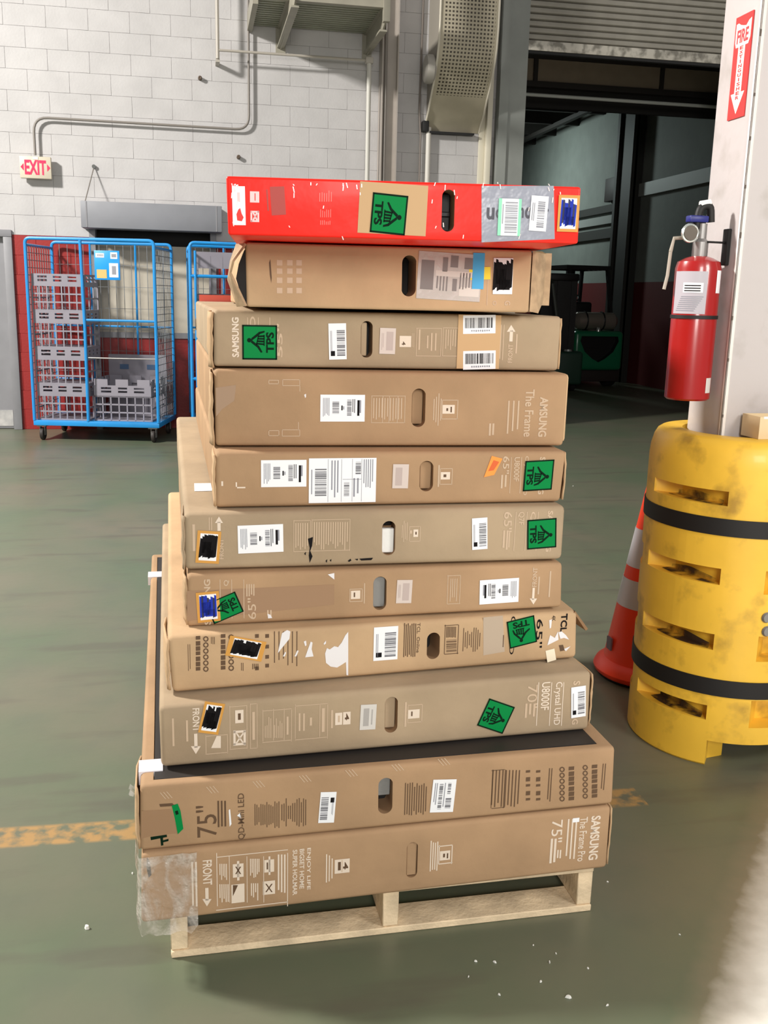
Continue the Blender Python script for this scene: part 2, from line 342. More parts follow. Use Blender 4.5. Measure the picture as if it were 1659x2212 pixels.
MB().lathe([(0, 0), (.02, 0), (.02, .02), (0, .02)], 10, ca - hd.location + Vector((0, 0, 0)), M=Matrix.Rotation(RAD(90), 3, 'X')).build('eye_bolt', M_greyd, hd)
# hanging rod frame
M_rod = mat('rod_paint', (172, 166, 156), .5)
r0 = onY(470, 108, YW - .2); r1 = onY(800, 116, YW - .2)
rod = thing('rod_frame', 'thin square rod frame hung below the overhead platform with a pale drop pipe', 'pipe', (r0.x, YW - .2, r0.z))
MB().tube([(0, 0, -.08), (0, 0, 1.4)], .018, 8).build('hanger_rod', M_rod, rod, smooth=True)
MB().tube([(0, 0, 0), (r1.x - r0.x, 0, 0)], .013, 8).build('cross_rod', M_rod, rod, smooth=True)
MB().tube([(r1.x - r0.x - .01, 0, -r0.z + .01), (r1.x - r0.x - .01, 0, .0)], .024, 12).build('drop_pipe', mat('white_pipe', (196, 194, 186), .45), rod, smooth=True)
MB().box((r1.x - r0.x - .05, -.03, -.03), (r1.x - r0.x + .03, .03, .03)).build('tee_fitting', M_rod, rod, bevel=.008)
MB().box((-.02, 0, -.11), (.02, .2, -.08)).build('wall_bracket', M_rod, rod)
# overhead platform on raking brackets
M_plat = mat('platform_paint', (150, 146, 132), .5, var=.08)
M_deck = mat('deck_steel', (150, 152, 136), .5, var=.1)
xa = onY(606, 108, YW).x; xb = onY(792, 112, YW).x; zw = 3.915; zd = 4.12 - zw
pf = thing('wall_platform', 'overhead steel platform with ribbed deck on cantilever beams high on the wall', 'platform', (xa, YW, zw))
yd0, yd1 = onZ(720, 6, 4.12).y - YW, -.01; X0, X1 = -.29, xb - xa + .03; nrib = 14
MB().box((X0, yd0, zd + .03), (X1, yd1, zd + .05)).build('deck_sheet', M_deck, pf)
for i in range(nrib):
    y0 = yd0 + (yd1 - yd0) * i / nrib; y1 = yd0 + (yd1 - yd0) * (i + .55) / nrib
    MB().box((X0, y0, zd), (X1, y1, zd + .03)).build('deck_rib', M_deck, pf)
for x, ye in ((0, -1.62), (xb - xa, -1.05)):
    m = MB(); m.prism([(-.012, .0), (-.012, zd), (ye, zd), (ye, .06), (ye + .1, .03)], x - .008, x + .008, Matrix(((0, 0, 1, 0), (1, 0, 0, 0), (0, 1, 0, 0), (0, 0, 0, 1)))); m.box((x - .035, ye, zd - .01), (x + .035, -.012, zd)); m.box((x - .035, ye + .1, .012), (x + .035, -.012, .03)); m.build('cantilever_beam', M_plat, pf)
    MB().box((x - .05, -.012, -.04), (x + .05, 0, zd + .1)).build('wall_plate', M_plat, pf)
MB().box((xb - xa - .03, -1.12, .06), (xb - xa + .03, -1.05, 1.4)).build('hanger_post', M_plat, pf)
MB().box((-.03, -1.69, .05), (.03, -1.62, 1.4)).build('hanger_post', M_plat, pf)
MB().box((X0, yd0 - .05, zd - .02), (X1, yd0, zd + .16)).build('edge_beam', M_plat, pf)
MB().box((X0 - .05, yd0, zd - .06), (X0, -.01, zd + .1)).build('side_beam', M_plat, pf)
# wall column + pipes
xc0 = onY(822, 300, YW - .18).x; xc1 = onY(857, 300, YW - .18).x
colw = thing('steel_column', 'pale grey steel wall column between the drop pipe and the curved guard', 'column', ((xc0 + xc1) / 2, YW - .1, 0))
hw2 = (xc1 - xc0) / 2; M_colw = mat('wall_column_paint', (168, 160, 152), .5, var=.05)
MB().box((-hw2, -.09, 0), (-hw2 + .012, .095, 6)).build('flange', M_colw, colw); MB().box((hw2 - .012, -.09, 0), (hw2, .095, 6)).build('flange', M_colw, colw)
MB().box((-hw2 + .012, -.02, 0), (hw2 - .012, .0, 6)).build('web', M_colw, colw)
MB().tube([(-hw2 + .045, -.06, .01), (-hw2 + .045, -.06, 6)], .016, 8).build('conduit', M_cond, colw, smooth=True)
x = onY(907, 350, YW - .03).x
tag(MB().tube([(x, YW - .03, .02), (x, YW - .03, 3.15), (x - .02, YW - .02, 3.4), (x, YW - .03, 6)], .011, 8).build('cable', mat('cable_grey', (120, 112, 106), .6), smooth=True), 'thin grey cable running down the wall left of the curved guard', 'cable')
x = onY(924, 350, YW - .05).x
dp = tag(MB().tube([(x, YW - .05, .02), (x, YW - .05, 3.24)], .028, 12).build('drain_pipe', mat('drain_white', (206, 202, 194), .45), smooth=True), 'pale vertical pipe coming out below the curved perforated guard', 'pipe')
# curved perforated guard of the door motor
gx0 = 2.45; gx1 = 3.03
prof = [(10.79, 3.212), (10.735, 3.284), (10.62, 3.385), (10.534, 3.502), (10.43, 3.61), (10.346, 3.733), (10.295, 3.83), (10.25, 3.95), (10.225, 4.139), (10.22, 4.348), (10.22, 5.2)]
def perforated():
    m = mat('perforated_sheet', (176, 168, 148), .45, metal=.1, var=.06); nt = m.node_tree; L = nt.links; b = nt.nodes['Principled BSDF']
    src = b.inputs['Base Color'].links[0].from_socket
    tx = nt.nodes.new('ShaderNodeUVMap'); sp = nt.nodes.new('ShaderNodeSeparateXYZ'); L.new(tx.outputs[0], sp.inputs[0])
    def cell(sock, k, fill):
        a = nt.nodes.new('ShaderNodeMath'); a.operation = 'MULTIPLY'; a.inputs[1].default_value = k; L.new(sock, a.inputs[0])
        f = nt.nodes.new('ShaderNodeMath'); f.operation = 'FRACT'; L.new(a.outputs[0], f.inputs[0])
        l = nt.nodes.new('ShaderNodeMath'); l.operation = 'LESS_THAN'; l.inputs[1].default_value = fill; L.new(f.outputs[0], l.inputs[0]); return l.outputs[0]
    def rng(sock, a, c):
        g_ = nt.nodes.new('ShaderNodeMath'); g_.operation = 'GREATER_THAN'; g_.inputs[1].default_value = a; L.new(sock, g_.inputs[0])
        l = nt.nodes.new('ShaderNodeMath'); l.operation = 'LESS_THAN'; l.inputs[1].default_value = c; L.new(sock, l.inputs[0])
        q = nt.nodes.new('ShaderNodeMath'); q.operation = 'MULTIPLY'; L.new(g_.outputs[0], q.inputs[0]); L.new(l.outputs[0], q.inputs[1]); return q.outputs[0]
    def mul(a, c):
        q = nt.nodes.new('ShaderNodeMath'); q.operation = 'MULTIPLY'; L.new(a, q.inputs[0]); L.new(c, q.inputs[1]); return q.outputs[0]
    h = mul(mul(cell(sp.outputs[0], 27, .55), cell(sp.outputs[1], 27, .5)), mul(rng(sp.outputs[0], .03, .56), rng(sp.outputs[1], .42, 1.9)))
    mx = nt.nodes.new('ShaderNodeMix'); mx.data_type = 'RGBA'; L.new(h, mx.inputs[0]); L.new(src, mx.inputs[6]); mx.inputs[7].default_value = srgb(70, 64, 54)
    L.new(mx.outputs[2], b.inputs['Base Color']); return m
gd = thing('motor_guard', 'curved perforated metal guard high on the wall beside the door jamb', 'guard', (gx0, YW, 3.2))
sh = MB(); uvs = []; t = 0; n = len(prof)
for off in (0, .008):
    for (y, z) in prof: sh.v += [(0, y - YW + off, z - 3.2), (gx1 - gx0, y - YW + off, z - 3.2)]
for i in range(n - 1):
    sh.f += [(2 * i, 2 * i + 1, 2 * i + 3, 2 * i + 2), tuple(2 * n + k for k in (2 * i + 2, 2 * i + 3, 2 * i + 1, 2 * i))]; sh.m += [0, 0]
so = sh.build('perforated_sheet', perforated(), gd, smooth=True)
arc = [0]
for i in range(1, n): arc.append(arc[-1] + math.hypot(prof[i][0] - prof[i - 1][0], prof[i][1] - prof[i - 1][1]))
uvl = so.data.uv_layers.new(name='UVMap')
for l in so.data.loops:
    vi = l.vertex_index % (2 * n); uvl.data[l.index].uv = ((gx1 - gx0) * (vi % 2), arc[vi // 2])
for s_, x in ((0, -.012), (1, gx1 - gx0 + .012)):
    e = MB(); e.tube([(x, y - YW - .004, z - 3.2) for y, z in prof], .011, 8); e.build('rolled_edge', mat('guard_edge', (206, 200, 184), .4), gd, smooth=True)
cp = MB(); pl = [(y - YW + .03, z - 3.2) for y, z in prof] + [(-.01, 2.0), (-.01, .05)]
for x in (.0,): cp.prism(pl, x + .004, x + .01, Matrix(((0, 0, 1), (1, 0, 0), (0, 1, 0))).to_4x4())
cp.build('end_plate', mat('guard_plate', (148, 142, 132), .5), gd)
MB().lathe([(0, 0), (.13, 0), (.14, .02), (.14, .07), (.12, .09)], 24, (-.10, -.36, .55), M=Matrix.Rotation(RAD(90), 3, 'Y')).build('motor_cap', mat('motor_cap', (162, 158, 150), .5), gd, smooth=True)
MB().box((-.05, -.10, -.01), (.02, -.01, .10)).build('mount_block', M_black, gd, bevel=.01)
MB().box((0.03, -.09, -.02), (.52, -.005, .0)).build('shade_strip', M_black, gd)  # black strip stands in for the dark gap under the guard
xg = onY(1055, 300, YW - .1).x
tag(MB().box((xg - .02, YW - .1, 0), (xg + .035, YW - .005, 6)).box((xg - .085, YW - .03, 0), (xg - .02, YW - .005, 6)).build('guide_rail', mat('guide_cream', (214, 208, 190), .45), bevel=.004), 'cream vertical guide rail between the curved guard and the grey door jamb', 'rail')
for q, nm in (((432, 170), 'dark stubby pipe end sticking out of the upper block wall'), ((515, 340), 'small broken anchor left on the block wall above the red carton')):
    P = onY(*q, YW); tag(MB().lathe([(0, -.0), (.02, 0), (.02, .05), (.012, .055), (0, .05)], 12, P, M=Matrix.Rotation(RAD(90), 3, 'X')).build('wall_anchor', mat('rusty', (92, 78, 66), .7)), nm, 'anchor')
# ================================================================ PALLET AND CARTONS
PX, PY, PYAW = -.082, 1.976, RAD(1.12)
M_wood = mat('pallet_wood', (226, 204, 170), .75, var=.2, scale=14, bump=.25, bscale=90, rgb2=None)
pal = thing('pallet', 'worn wooden pallet on the floor under the carton stack', 'pallet', (PX, PY, 0), PYAW)
PW, PD = 1.016, 1.22
for x in (0, PW / 2 - .019, PW - .038): MB().box((x, .004, .018), (x + .038, PD - .004, .108)).build('stringer', M_wood, pal, bevel=.002, seg=1)
for y in (0, PD / 2 - .05, PD - .088):
    MB().box((0, y, 0), (PW, y + .088, .0175)).build('bottom_board', M_wood, pal, bevel=.002, seg=1)
for i in range(7):
    y = i * (PD - .09) / 6; MB().box((.0 if i else .0, y, .1085), (PW, y + .09, .124)).build('deck_board', M_wood, pal, bevel=.002, seg=1)

M_card = {}
def card(key, rgb): M_card[key] = mat('cardboard_' + key, rgb, .82, spec=.2, var=.11, scale=5, bump=.12, bscale=40)
card('tan', (170, 139, 107)); card('grey', (167, 147, 121)); card('warm', (178, 146, 114)); card('pale', (190, 160, 125))
M_red = mat('red_print_board', (246, 40, 28), .4, spec=.25, coat=.06, bump=.12, bscale=22, var=.03)
M_in = mat('carton_inside', (150, 118, 86), .85)
M_foam = mat('white_foam', (225, 225, 222), .6, bump=.3, bscale=30)
M_lid = mat('grey_foam', (128, 128, 126), .4, bump=.5, bscale=25)
M_ink = mat('print_white', (222, 206, 188), .6); M_inkd = mat('print_brown', (92, 68, 46), .7); M_inkf = mat('print_faint', (196, 172, 146), .7)
M_inkk = mat('print_black', (18, 15, 17), .7, spec=.15); M_bar = mat('barcode_grey', (72, 72, 80), .5); M_lab = mat('label_white', (236, 238, 242), .45)
M_fine = mat('fine_print', (140, 142, 152), .5)
M_green = mat('sticker_green', (0, 130, 64), .6, spec=.12); M_greenk = mat('sticker_ink', (6, 34, 20), .7, spec=.1)
M_orange = mat('sticker_orange', (206, 148, 62), .5); M_blue = mat('marker_blue', (30, 54, 176), .6, spec=.2); M_navy = mat('marker_navy', (18, 24, 70), .5)
M_sky = mat('sticker_blue', (66, 168, 222), .5); M_yel = mat('sticker_yellow', (238, 216, 50), .5)
M_tape = mat('clear_tape', (148, 114, 82), .3, coat=.2)

class Box:
    def __init__(s, name, label, prm, quad, L, matl, bev=.010, rgb=None, group='television cartons stacked on the pallet', dyaw=1.6):
        x, y, z, yaw, w_, h_ = prm; s.w, s.h, s.L = w_, h_, L
        s.t = thing(name, label, 'box', (x, y, z + .0004), RAD(yaw), group)
        s.M = Matrix.Translation((x, y, z)) @ Matrix.Rotation(RAD(yaw), 4, 'Z'); s.Mi = s.M.inverted()
        tl, tr, br, bl = quad; m = MB(); hb = h_ - .0012
        tl = (tl[0], min(tl[1], h_) - .001); tr = (tr[0], min(tr[1], h_) - .001); bl = (bl[0], max(bl[1], 0.0)); br = (br[0], max(br[1], 0.0))
        zf = [bl, br, tr, tl]; sk = -L * math.tan(RAD(dyaw - yaw)) if dyaw is not None else 0
        vs = [(p[0], 0, p[1]) for p in zf] + [(sk, L, 0), (w_ + sk, L, 0), (w_ + sk, L, hb), (sk, L, hb)]
        m.add(vs, [(0, 1, 2, 3), (5, 4, 7, 6), (0, 4, 5, 1), (3, 2, 6, 7), (0, 3, 7, 4), (1, 5, 6, 2)])
        s.body = m.build('carton_body', [matl], s.t, bevel=bev, seg=3); s.mat = matl
        s.ink = {}; s.lay = 0
    def Q(s, px, py):                                  # photo pixel -> (s, t) on the front face
        o = s.Mi @ CAM; d = s.Mi.to_3x3() @ ray(px, py); p = o + d * (-o.y / d.y); return Vector((p.x, p.z))
    def loc(s, x0, y0, x1, y1):                        # pixel bbox -> centre, half sizes on the face
        cx, cy = (x0 + x1) / 2, (y0 + y1) / 2; c = s.Q(cx, cy)
        hx = (s.Q(x1, cy) - s.Q(x0, cy)).length / 2; hy = (s.Q(cx, y1) - s.Q(cx, y0)).length / 2; return c, hx, hy
    def pocket(s, x0, y0, x1, y1, depth=.09):
        c, hx, hy = s.loc(x0, y0, x1, y1); poly = []; r = min(hx, hy)
        for k in range(24):
            a = 2 * pi * k / 24; px, py = r * cos(a), r * sin(a)
            poly.append((c.x + px + (hx - r) * (1 if px > 0 else -1), c.y + py + (hy - r) * (1 if py > 0 else -1)))
        s.pk = (c, hx, hy)
        m = MB(); R_ = Matrix(((1, 0, 0, 0), (0, 0, 1, 0), (0, 1, 0, 0), (0, 0, 0, 1)))
        m.prism(poly, -.05, depth, R_); o = m.build('cutter', M_in); o.matrix_world = s.t.matrix_basis.copy()
        o.location = s.t.location; o.rotation_euler = s.t.rotation_euler; o.data.materials.clear(); o.data.materials.append(M_in)
        s.body.data.materials.append(M_in); s.cut = o; boolean(s.body, [o])
    def insert(s, m, depth, x0=0, y0=0, x1=1, y1=1, name='handle_insert', th=.012):
        c, hx, hy = s.pk; e = .92
        a = MB().box((c.x - hx * e + 2 * hx * e * x0, depth, c.y - hy * e + 2 * hy * e * y0), (c.x - hx * e + 2 * hx * e * x1, depth + th, c.y - hy * e + 2 * hy * e * y1))
        return a.build(name, m, s.t, bevel=.002, seg=1)
    # --- flat print, collected per ink
    def I(s, m): return s.ink.setdefault(m.name, (m, MB()))[1]
    def rect(s, m, x0, y0, x1, y1, y=-.0006):
        c, hx, hy = s.loc(x0, y0, x1, y1); s.I(m).add([(c.x - hx, y, c.y - hy), (c.x + hx, y, c.y - hy), (c.x + hx, y, c.y + hy), (c.x - hx, y, c.y + hy)], [(0, 1, 2, 3)])
    def frame(s, m, x0, y0, x1, y1, t=2):
        for r in ((x0, y0, x1, y0 + t), (x0, y1 - t, x1, y1), (x0, y0, x0 + t, y1), (x1 - t, y0, x1, y1)): s.rect(m, *r)
    def vl(s, m, x0, y0, x1, y1, n, duty=.5, rag=.35, cen=False):
        for i in range(n):
            a = x0 + (x1 - x0) * i / n; k = rag * random.random() * (y1 - y0)
            if cen: s.rect(m, a, y0 + k / 2, a + (x1 - x0) / n * duty, y1 - k / 2)
            else: s.rect(m, a, y0 + (k if cen is None else 0), a + (x1 - x0) / n * duty, y1 - (0 if cen is None else k))
    def text(s, m, t, x0, y0, x1, y1, rot=-90, bold=0, y=-.0007):
        c, hx, hy = s.loc(x0, y0, x1, y1); vs, fs = text_geo(t, bold); R2 = Matrix.Rotation(RAD(rot), 2)
        lw, lh = (2 * hy, 2 * hx) if abs(rot) == 90 else (2 * hx, 2 * hy); out = []
        for vx, vy in vs:
            p = R2 @ Vector((vx * lw, vy * lh)); out.append((c.x + p.x, y, c.y + p.y))
        MB().add(out, fs).build('lettering', m, s.t)
    def poly(s, m, pts, y=-.0006, name=None, lbl=None, th=0):
        q = [s.Q(*p) for p in pts]
        if name:
            R_ = Matrix(((1, 0, 0, 0), (0, 0, 1, 0), (0, 1, 0, 0), (0, 0, 0, 1)))
            o = MB().prism([(p.x, p.y) for p in q], y - (th or .0004), y, R_).build(name, m, s.t)
            if lbl: o['label'] = lbl
            return o
        s.I(m).add([(p.x, y, p.y) for p in q], [tuple(range(len(q)))])
    def sticker(s, name, m, cx, cy, wpx, hpx, rot=0, lbl=None, y=-.0012, skew=0):
        c, hx, hy = s.loc(cx - wpx / 2, cy - hpx / 2, cx + wpx / 2, cy + hpx / 2)
        R2 = Matrix.Rotation(RAD(rot), 2); s.lay += 1; y -= s.lay * .0002
        P = lambda u, v: c + R2 @ Vector(((u - .5) * 2 * hx + skew * (v - .5) * 2 * hy, (v - .5) * 2 * hy))
        q = [P(0, 0), P(1, 0), P(1, 1), P(0, 1)]
        R_ = Matrix(((1, 0, 0, 0), (0, 0, 1, 0), (0, 1, 0, 0), (0, 0, 0, 1)))
        o = MB().prism([(p.x, p.y) for p in q], y, y + .0004, R_).build(name, m, s.t)
        if lbl: o['label'] = lbl
        return o, P, y - .0003
    def finish(s):
        for k, (m, b) in s.ink.items(): tag(b.build('fine_print', m, s.t), kind='stuff')  # flat marks joined per ink, painted glints included
def ink_on(o, P, y, name='print'):                    # a sub-part of flat ink on a sticker, given in its (u, v)
    d = {}
    def add(m, pts): 
        b = d.setdefault(m.name, (m, MB()))[1]; b.add([(p.x, y, p.y) for p in (P(*q) for q in pts)], [tuple(range(len(pts)))])
    def rect(m, u0, v0, u1, v1): add(m, [(u0, v0), (u1, v0), (u1, v1), (u0, v1)])
    def done():
        for m, b in d.values(): b.build(name, m, o)
    def text(m, t, u0, v0, u1, v1, rot=0):
        vs, fs = text_geo(t, .035); b = d.setdefault(m.name, (m, MB()))[1]; out = []
        for x, z in vs:
            if rot == 90: x, z = -z, x
            elif rot == -90: x, z = z, -x
            elif rot == 180: x, z = -x, -z
            p = P((u0 + u1) / 2 + x * (u1 - u0), (v0 + v1) / 2 + z * (v1 - v0)); out.append((p.x, y - .0001, p.y))
        b.add(out, fs)
    return add, rect, text, done
def bars(rect, m, u0, v0, u1, v1, n, vert=True):      # vert: bars stacked along v
    t = 0; ws = [random.choice((1, 1, 2, 3)) for _ in range(2 * n)]; T = sum(ws)
    for i, k in enumerate(ws):
        a = t / T; t += k; b_ = t / T
        if i % 2 == 0:
            if vert: rect(m, u0, v0 + (v1 - v0) * a, u1, v0 + (v1 - v0) * b_)
            else: rect(m, u0 + (u1 - u0) * a, v0, u0 + (u1 - u0) * b_, v1)
def lines(rect, m, u0, v0, u1, v1, n, duty=.45):
    for i in range(n):
        a = u0 + (u1 - u0) * i / n; rect(m, a, v0 + random.random() * .25 * (v1 - v0), a + (u1 - u0) / n * duty, v1)
def small_label(b, cx, cy, w_, h_, rot=0, flip=0, lbl='white barcode label'):
    o, P, y = b.sticker('barcode_label', M_lab, cx, cy, w_, h_, rot, lbl); add, rect, text, done = ink_on(o, P, y, 'barcode')
    u = (lambda a: 1 - a) if flip else (lambda a: a)
    bars(lambda m, a, c, d, e: rect(m, min(u(a), u(d)), c, max(u(a), u(d)), e), M_bar, .46, .10, .92, .84, 22)
    uu = sorted((u(.10), u(.22))); lines(rect, M_fine, uu[0], .12, uu[1], .8, 2); uu = sorted((u(.1), u(.34))); rect(M_inkk, uu[0], .1 if not flip else .66, uu[1], .24 if not flip else .82)
    done(); return o
def ship_label(b, cx, cy, w_, h_, rot=0, flip=0):
    o, P, y = b.sticker('shipping_label', M_lab, cx, cy, w_, h_, rot, 'white shipping label with barcodes'); add, rect, text, done = ink_on(o, P, y, 'label_print')
    u = (lambda a: 1 - a) if flip else (lambda a: a)
    R = lambda m, a, c, d, e: rect(m, min(u(a), u(d)), c, max(u(a), u(d)), e)
    lines(R, M_fine, .06, .12, .22, .88, 5); bars(R, M_bar, .27, .30, .42, .76, 16); R(M_inkk, .47, .42, .50, .6); R(M_fine, .51, .45, .535, .57)
    bars(R, M_bar, .60, .22, .70, .82, 18); lines(R, M_bar, .72, .2, .80, .84, 2); lines(R, M_inkk, .83, .14, .93, .8, 1, .5); lines(R, M_fine, .88, .3, .96, .8, 1)
    done()
def tps(b, cx, cy, w_, h_, rot, lbl='green square sticker with a carrier figure', skew=0):
    # sticker drawn upright (text at the bottom) and turned
    o, P, y = b.sticker('green_sticker', M_green, cx, cy, w_, h_, rot, lbl, skew=skew); add, rect, text, done = ink_on(o, P, y, 'sticker_print')
    t = .045
    for r in ((0, 0, 1, t), (0, 1 - t, 1, 1), (0, 0, t, 1), (1 - t, 0, 1, 1)): rect(M_greenk, *r)
    text(M_greenk, 'TPS', .20, .09, .80, .32)
    add(M_greenk, [(.56 + .065 * cos(k * pi / 5), .80 + .065 * sin(k * pi / 5)) for k in range(10)])
    add(M_greenk, [(.50, .76), (.56, .72), (.40, .52), (.22, .42), (.20, .47), (.35, .57)])      # back and leg
    add(M_greenk, [(.54, .74), (.62, .74), (.80, .52), (.74, .49), (.66, .58)])
    add(M_greenk, [(.80, .53), (.84, .36), (.79, .36), (.74, .5)])
    for i in range(4): add(M_greenk, [(.42 + .08 * i, .36), (.47 + .08 * i, .36), (.49 + .07 * i, .60 - .02 * i), (.44 + .07 * i, .60 - .02 * i)])
    add(M_greenk, [(.40, .36), (.72, .36), (.72, .39), (.40, .39)]); add(M_greenk, [(.42, .58), (.70, .52), (.70, .55), (.42, .61)])
    done()
def scribble(b, cx, cy, w_, h_, rot, ink, orange=True, lbl=None, n=9, ink2=None):
    if orange: b.sticker('price_sticker', M_orange, cx, cy, w_ * 1.34, h_ * 1.2, rot, 'orange backing of a scribbled-out sticker')
    o, P, y = b.sticker('scribbled_label', M_lab, cx, cy, w_, h_, rot, lbl or 'white label blacked out with marker'); add, rect, text, done = ink_on(o, P, y, 'marker_scribble')
    for i in range(n):
        u = .06 + .86 * i / (n - 1); k = .12 / n * 6; a = .05 + .12 * random.random(); c = .95 - .2 * random.random() ** 2
        add(ink2 if (ink2 and i % 3 == 1) else ink, [(u - k, a), (u + k * .6, a + .04), (u + k, c), (u - k * .5, c + .03)])
    rect(ink, .14, .28, .66, .7); rect(ink, .3, .12, .86, .40); done()
def picto_strip(b, m, x0, y0, x1, y1, side=1):        # a dark column of small ring pictograms with a bar of lettering
    wbar = (x1 - x0) * .32
    bx0, bx1 = (x0, x0 + wbar) if side > 0 else (x1 - wbar, x1); rx = (x1 - (x1 - x0) * .28) if side > 0 else x0 + (x1 - x0) * .28
    n = 7
    for i in range(n):
        a = y0 + (y1 - y0) * i / n; h_ = (y1 - y0) / n; b.rect(m, bx0, a, bx1, a + h_ * (.86 if i % 3 else .7))
    n = 6; hr = (y1 - y0) / n
    for i in range(n):
        cy = y0 + hr * (i + .5); R0 = min(hr * .48, (x1 - x0) * .25)
        for k in range(8):
            a0, a1 = 2 * pi * k / 8, 2 * pi * (k + 1) / 8
            b.poly(m, [(rx + R0 * cos(a0), cy + R0 * sin(a0)), (rx + R0 * cos(a1), cy + R0 * sin(a1)), (rx + R0 * .55 * cos(a1), cy + R0 * .55 * sin(a1)), (rx + R0 * .55 * cos(a0), cy + R0 * .55 * sin(a0))])
def arrow(b, m, cx, y0, y1, head, up=False, wpx=7):
    if up: b.rect(m, cx - wpx / 2, y0 + head * .8, cx + wpx / 2, y1); b.poly(m, [(cx, y0), (cx + head * .62, y0 + head), (cx - head * .62, y0 + head)])
    else: b.rect(m, cx - wpx / 2, y0, cx + wpx / 2, y1 - head * .8); b.poly(m, [(cx, y1), (cx - head * .62, y1 - head), (cx + head * .62, y1 - head)])
def fold(b, side, off, seed, z0=.004, jag=.4, lbl=None, m=None):
    # a creased outer flap standing a little off the side of the carton
    random.seed(seed); g = MB(); nv = 9; x0 = 0 if side < 0 else b.w
    sec = [(.002, .003), (.45, .004), (.9, .016), (1.0, .05), (.85, .11), (.1, .16)]
    for j in range(nv):
        z = z0 + (b.h - .010 - z0) * j / (nv - 1); k = .75 + .25 * sin(pi * j / (nv - 1))
        for q, (a, y) in enumerate(sec): g.v.append((x0 + side * (off * a * k + random.uniform(-.0025, .0025) * jag * (q > 0)), y + random.uniform(-.003, .003) * jag * (q > 1), z))
    n = len(sec)
    for j in range(nv - 1):
        for q in range(1, n - 1): g.f.append((j * n + q, j * n + q + 1, (j + 1) * n + q + 1, (j + 1) * n + q)); g.m.append(0)
    o = g.build('side_flap', m or M_card['pale'], b.t, smooth=True); sm = o.modifiers.new('thick', 'SOLIDIFY'); sm.thickness = .004
    if lbl: o['label'] = lbl
BX = {}
Z0 = [0]
# ---- 11 lowest carton
b = Box('television_carton', 'lowest tan carton on the pallet, plastic film torn over its left corner', (-.1392, 1.9332, .125, 2.32, 1.0981, .1696), [(.0025, .1698), (1.0976, .168), (1.0987, .0018), (-.0026, -.0003)], 1.86, M_card['tan'])
b.pocket(878, 1820, 902, 1896, .012); b.insert(b.mat, .0035, name='handle_flap')
M = M_ink
b.vl(M, 414, 1862, 430, 1960, 2, .5, .1); b.text(M, 'FRONT', 438, 1858, 458, 1912, -90, .02); arrow(b, M, 447, 1918, 1958, 16)
b.frame(M, 468, 1843, 622, 1958, 1.6)
for x in (495, 533, 569): b.rect(M, x, 1850, x + 1.2, 1950)
b.vl(M, 474, 1866, 492, 1902, 5, .5, .5); b.vl(M, 474, 1910, 496, 1950, 5, .5, .5); b.vl(M, 540, 1855, 562, 1898, 6, .55, .35); b.vl(M, 542, 1908, 560, 1946, 4, .5, .5)
for (x0, y0, x1, y1) in ((503, 1866, 526, 1895), (571, 1857, 592, 1884), (500, 1910, 528, 1950), (568, 1903, 594, 1932)): b.rect(M, x0, y0, x1, y1)
b.rect(M, 512, 1860, 517, 1902); b.rect(M, 580, 1850, 584, 1890)
for (x0, y0, x1, y1) in ((508, 1872, 521, 1888), (573, 1909, 589, 1927)):
    b.poly(M_inkd, [(x0, y0), (x0 + 3, y0), (x1, y1), (x1 - 3, y1)], -.0009); b.poly(M_inkd, [(x1 - 3, y0), (x1, y0), (x0 + 3, y1), (x0, y1)], -.0009)
b.rect(M_inkd, 576, 1863, 579, 1878, -.0009); b.poly(M_inkd, [(503, 1912), (514, 1912), (503, 1936)], -.0009)
b.vl(M, 600, 1846, 620, 1930, 3, .5, .1)
for x, a, c, st in ((632, 1836, 1934, 'SUPER HOLMAR'), (647, 1834, 1920, 'BIGSET HOME'), (661, 1832, 1922, 'ENJOY LIFE')): b.text(M, st, x, a, x + 10, c, -90, .02)
b.vl(M, 704, 1844, 722, 1908, 3, .4, .4, True); b.rect(M, 723, 1856, 755, 1886); b.rect(M_inkd, 730, 1862, 736, 1880, -.0009); b.text(M_inkd, '4', 741, 1862, 752, 1878, -90, .02, -.0009); b.rect(M_inkf, 738, 1858, 739.5, 1884, -.0009)
b.vl(M, 929, 1815, 948, 1884, 4, .5, .25, True); b.frame(M, 947, 1826, 977, 1866, 2); b.rect(M, 950, 1838, 972, 1858); b.rect(M_inkd, 957, 1844, 961, 1852, -.0009); b.rect(M_inkd, 965, 1843, 968, 1854, -.0009)
b.text(M, 'SAMSUNG', 1274, 1763, 1294, 1857, -90, .03); b.text(M, 'The Frame Pro', 1250, 1766, 1266, 1860, -90, .01); b.vl(M, 1224, 1770, 1249, 1856, 3, .4, .15); b.rect(M_lab, 1237, 1767, 1251, 1776, -.0009)
b.text(M, '75"', 1191, 1772, 1215, 1820, -90, .005); b.vl(M, 1188, 1812, 1204, 1866, 2, .6, .1); b.vl(M, 1203, 1836, 1214, 1856, 2, .6, .3)
M_film = mat('stretch_film', (222, 214, 204), .22, alpha=.3, bump=1.6, bscale=35)
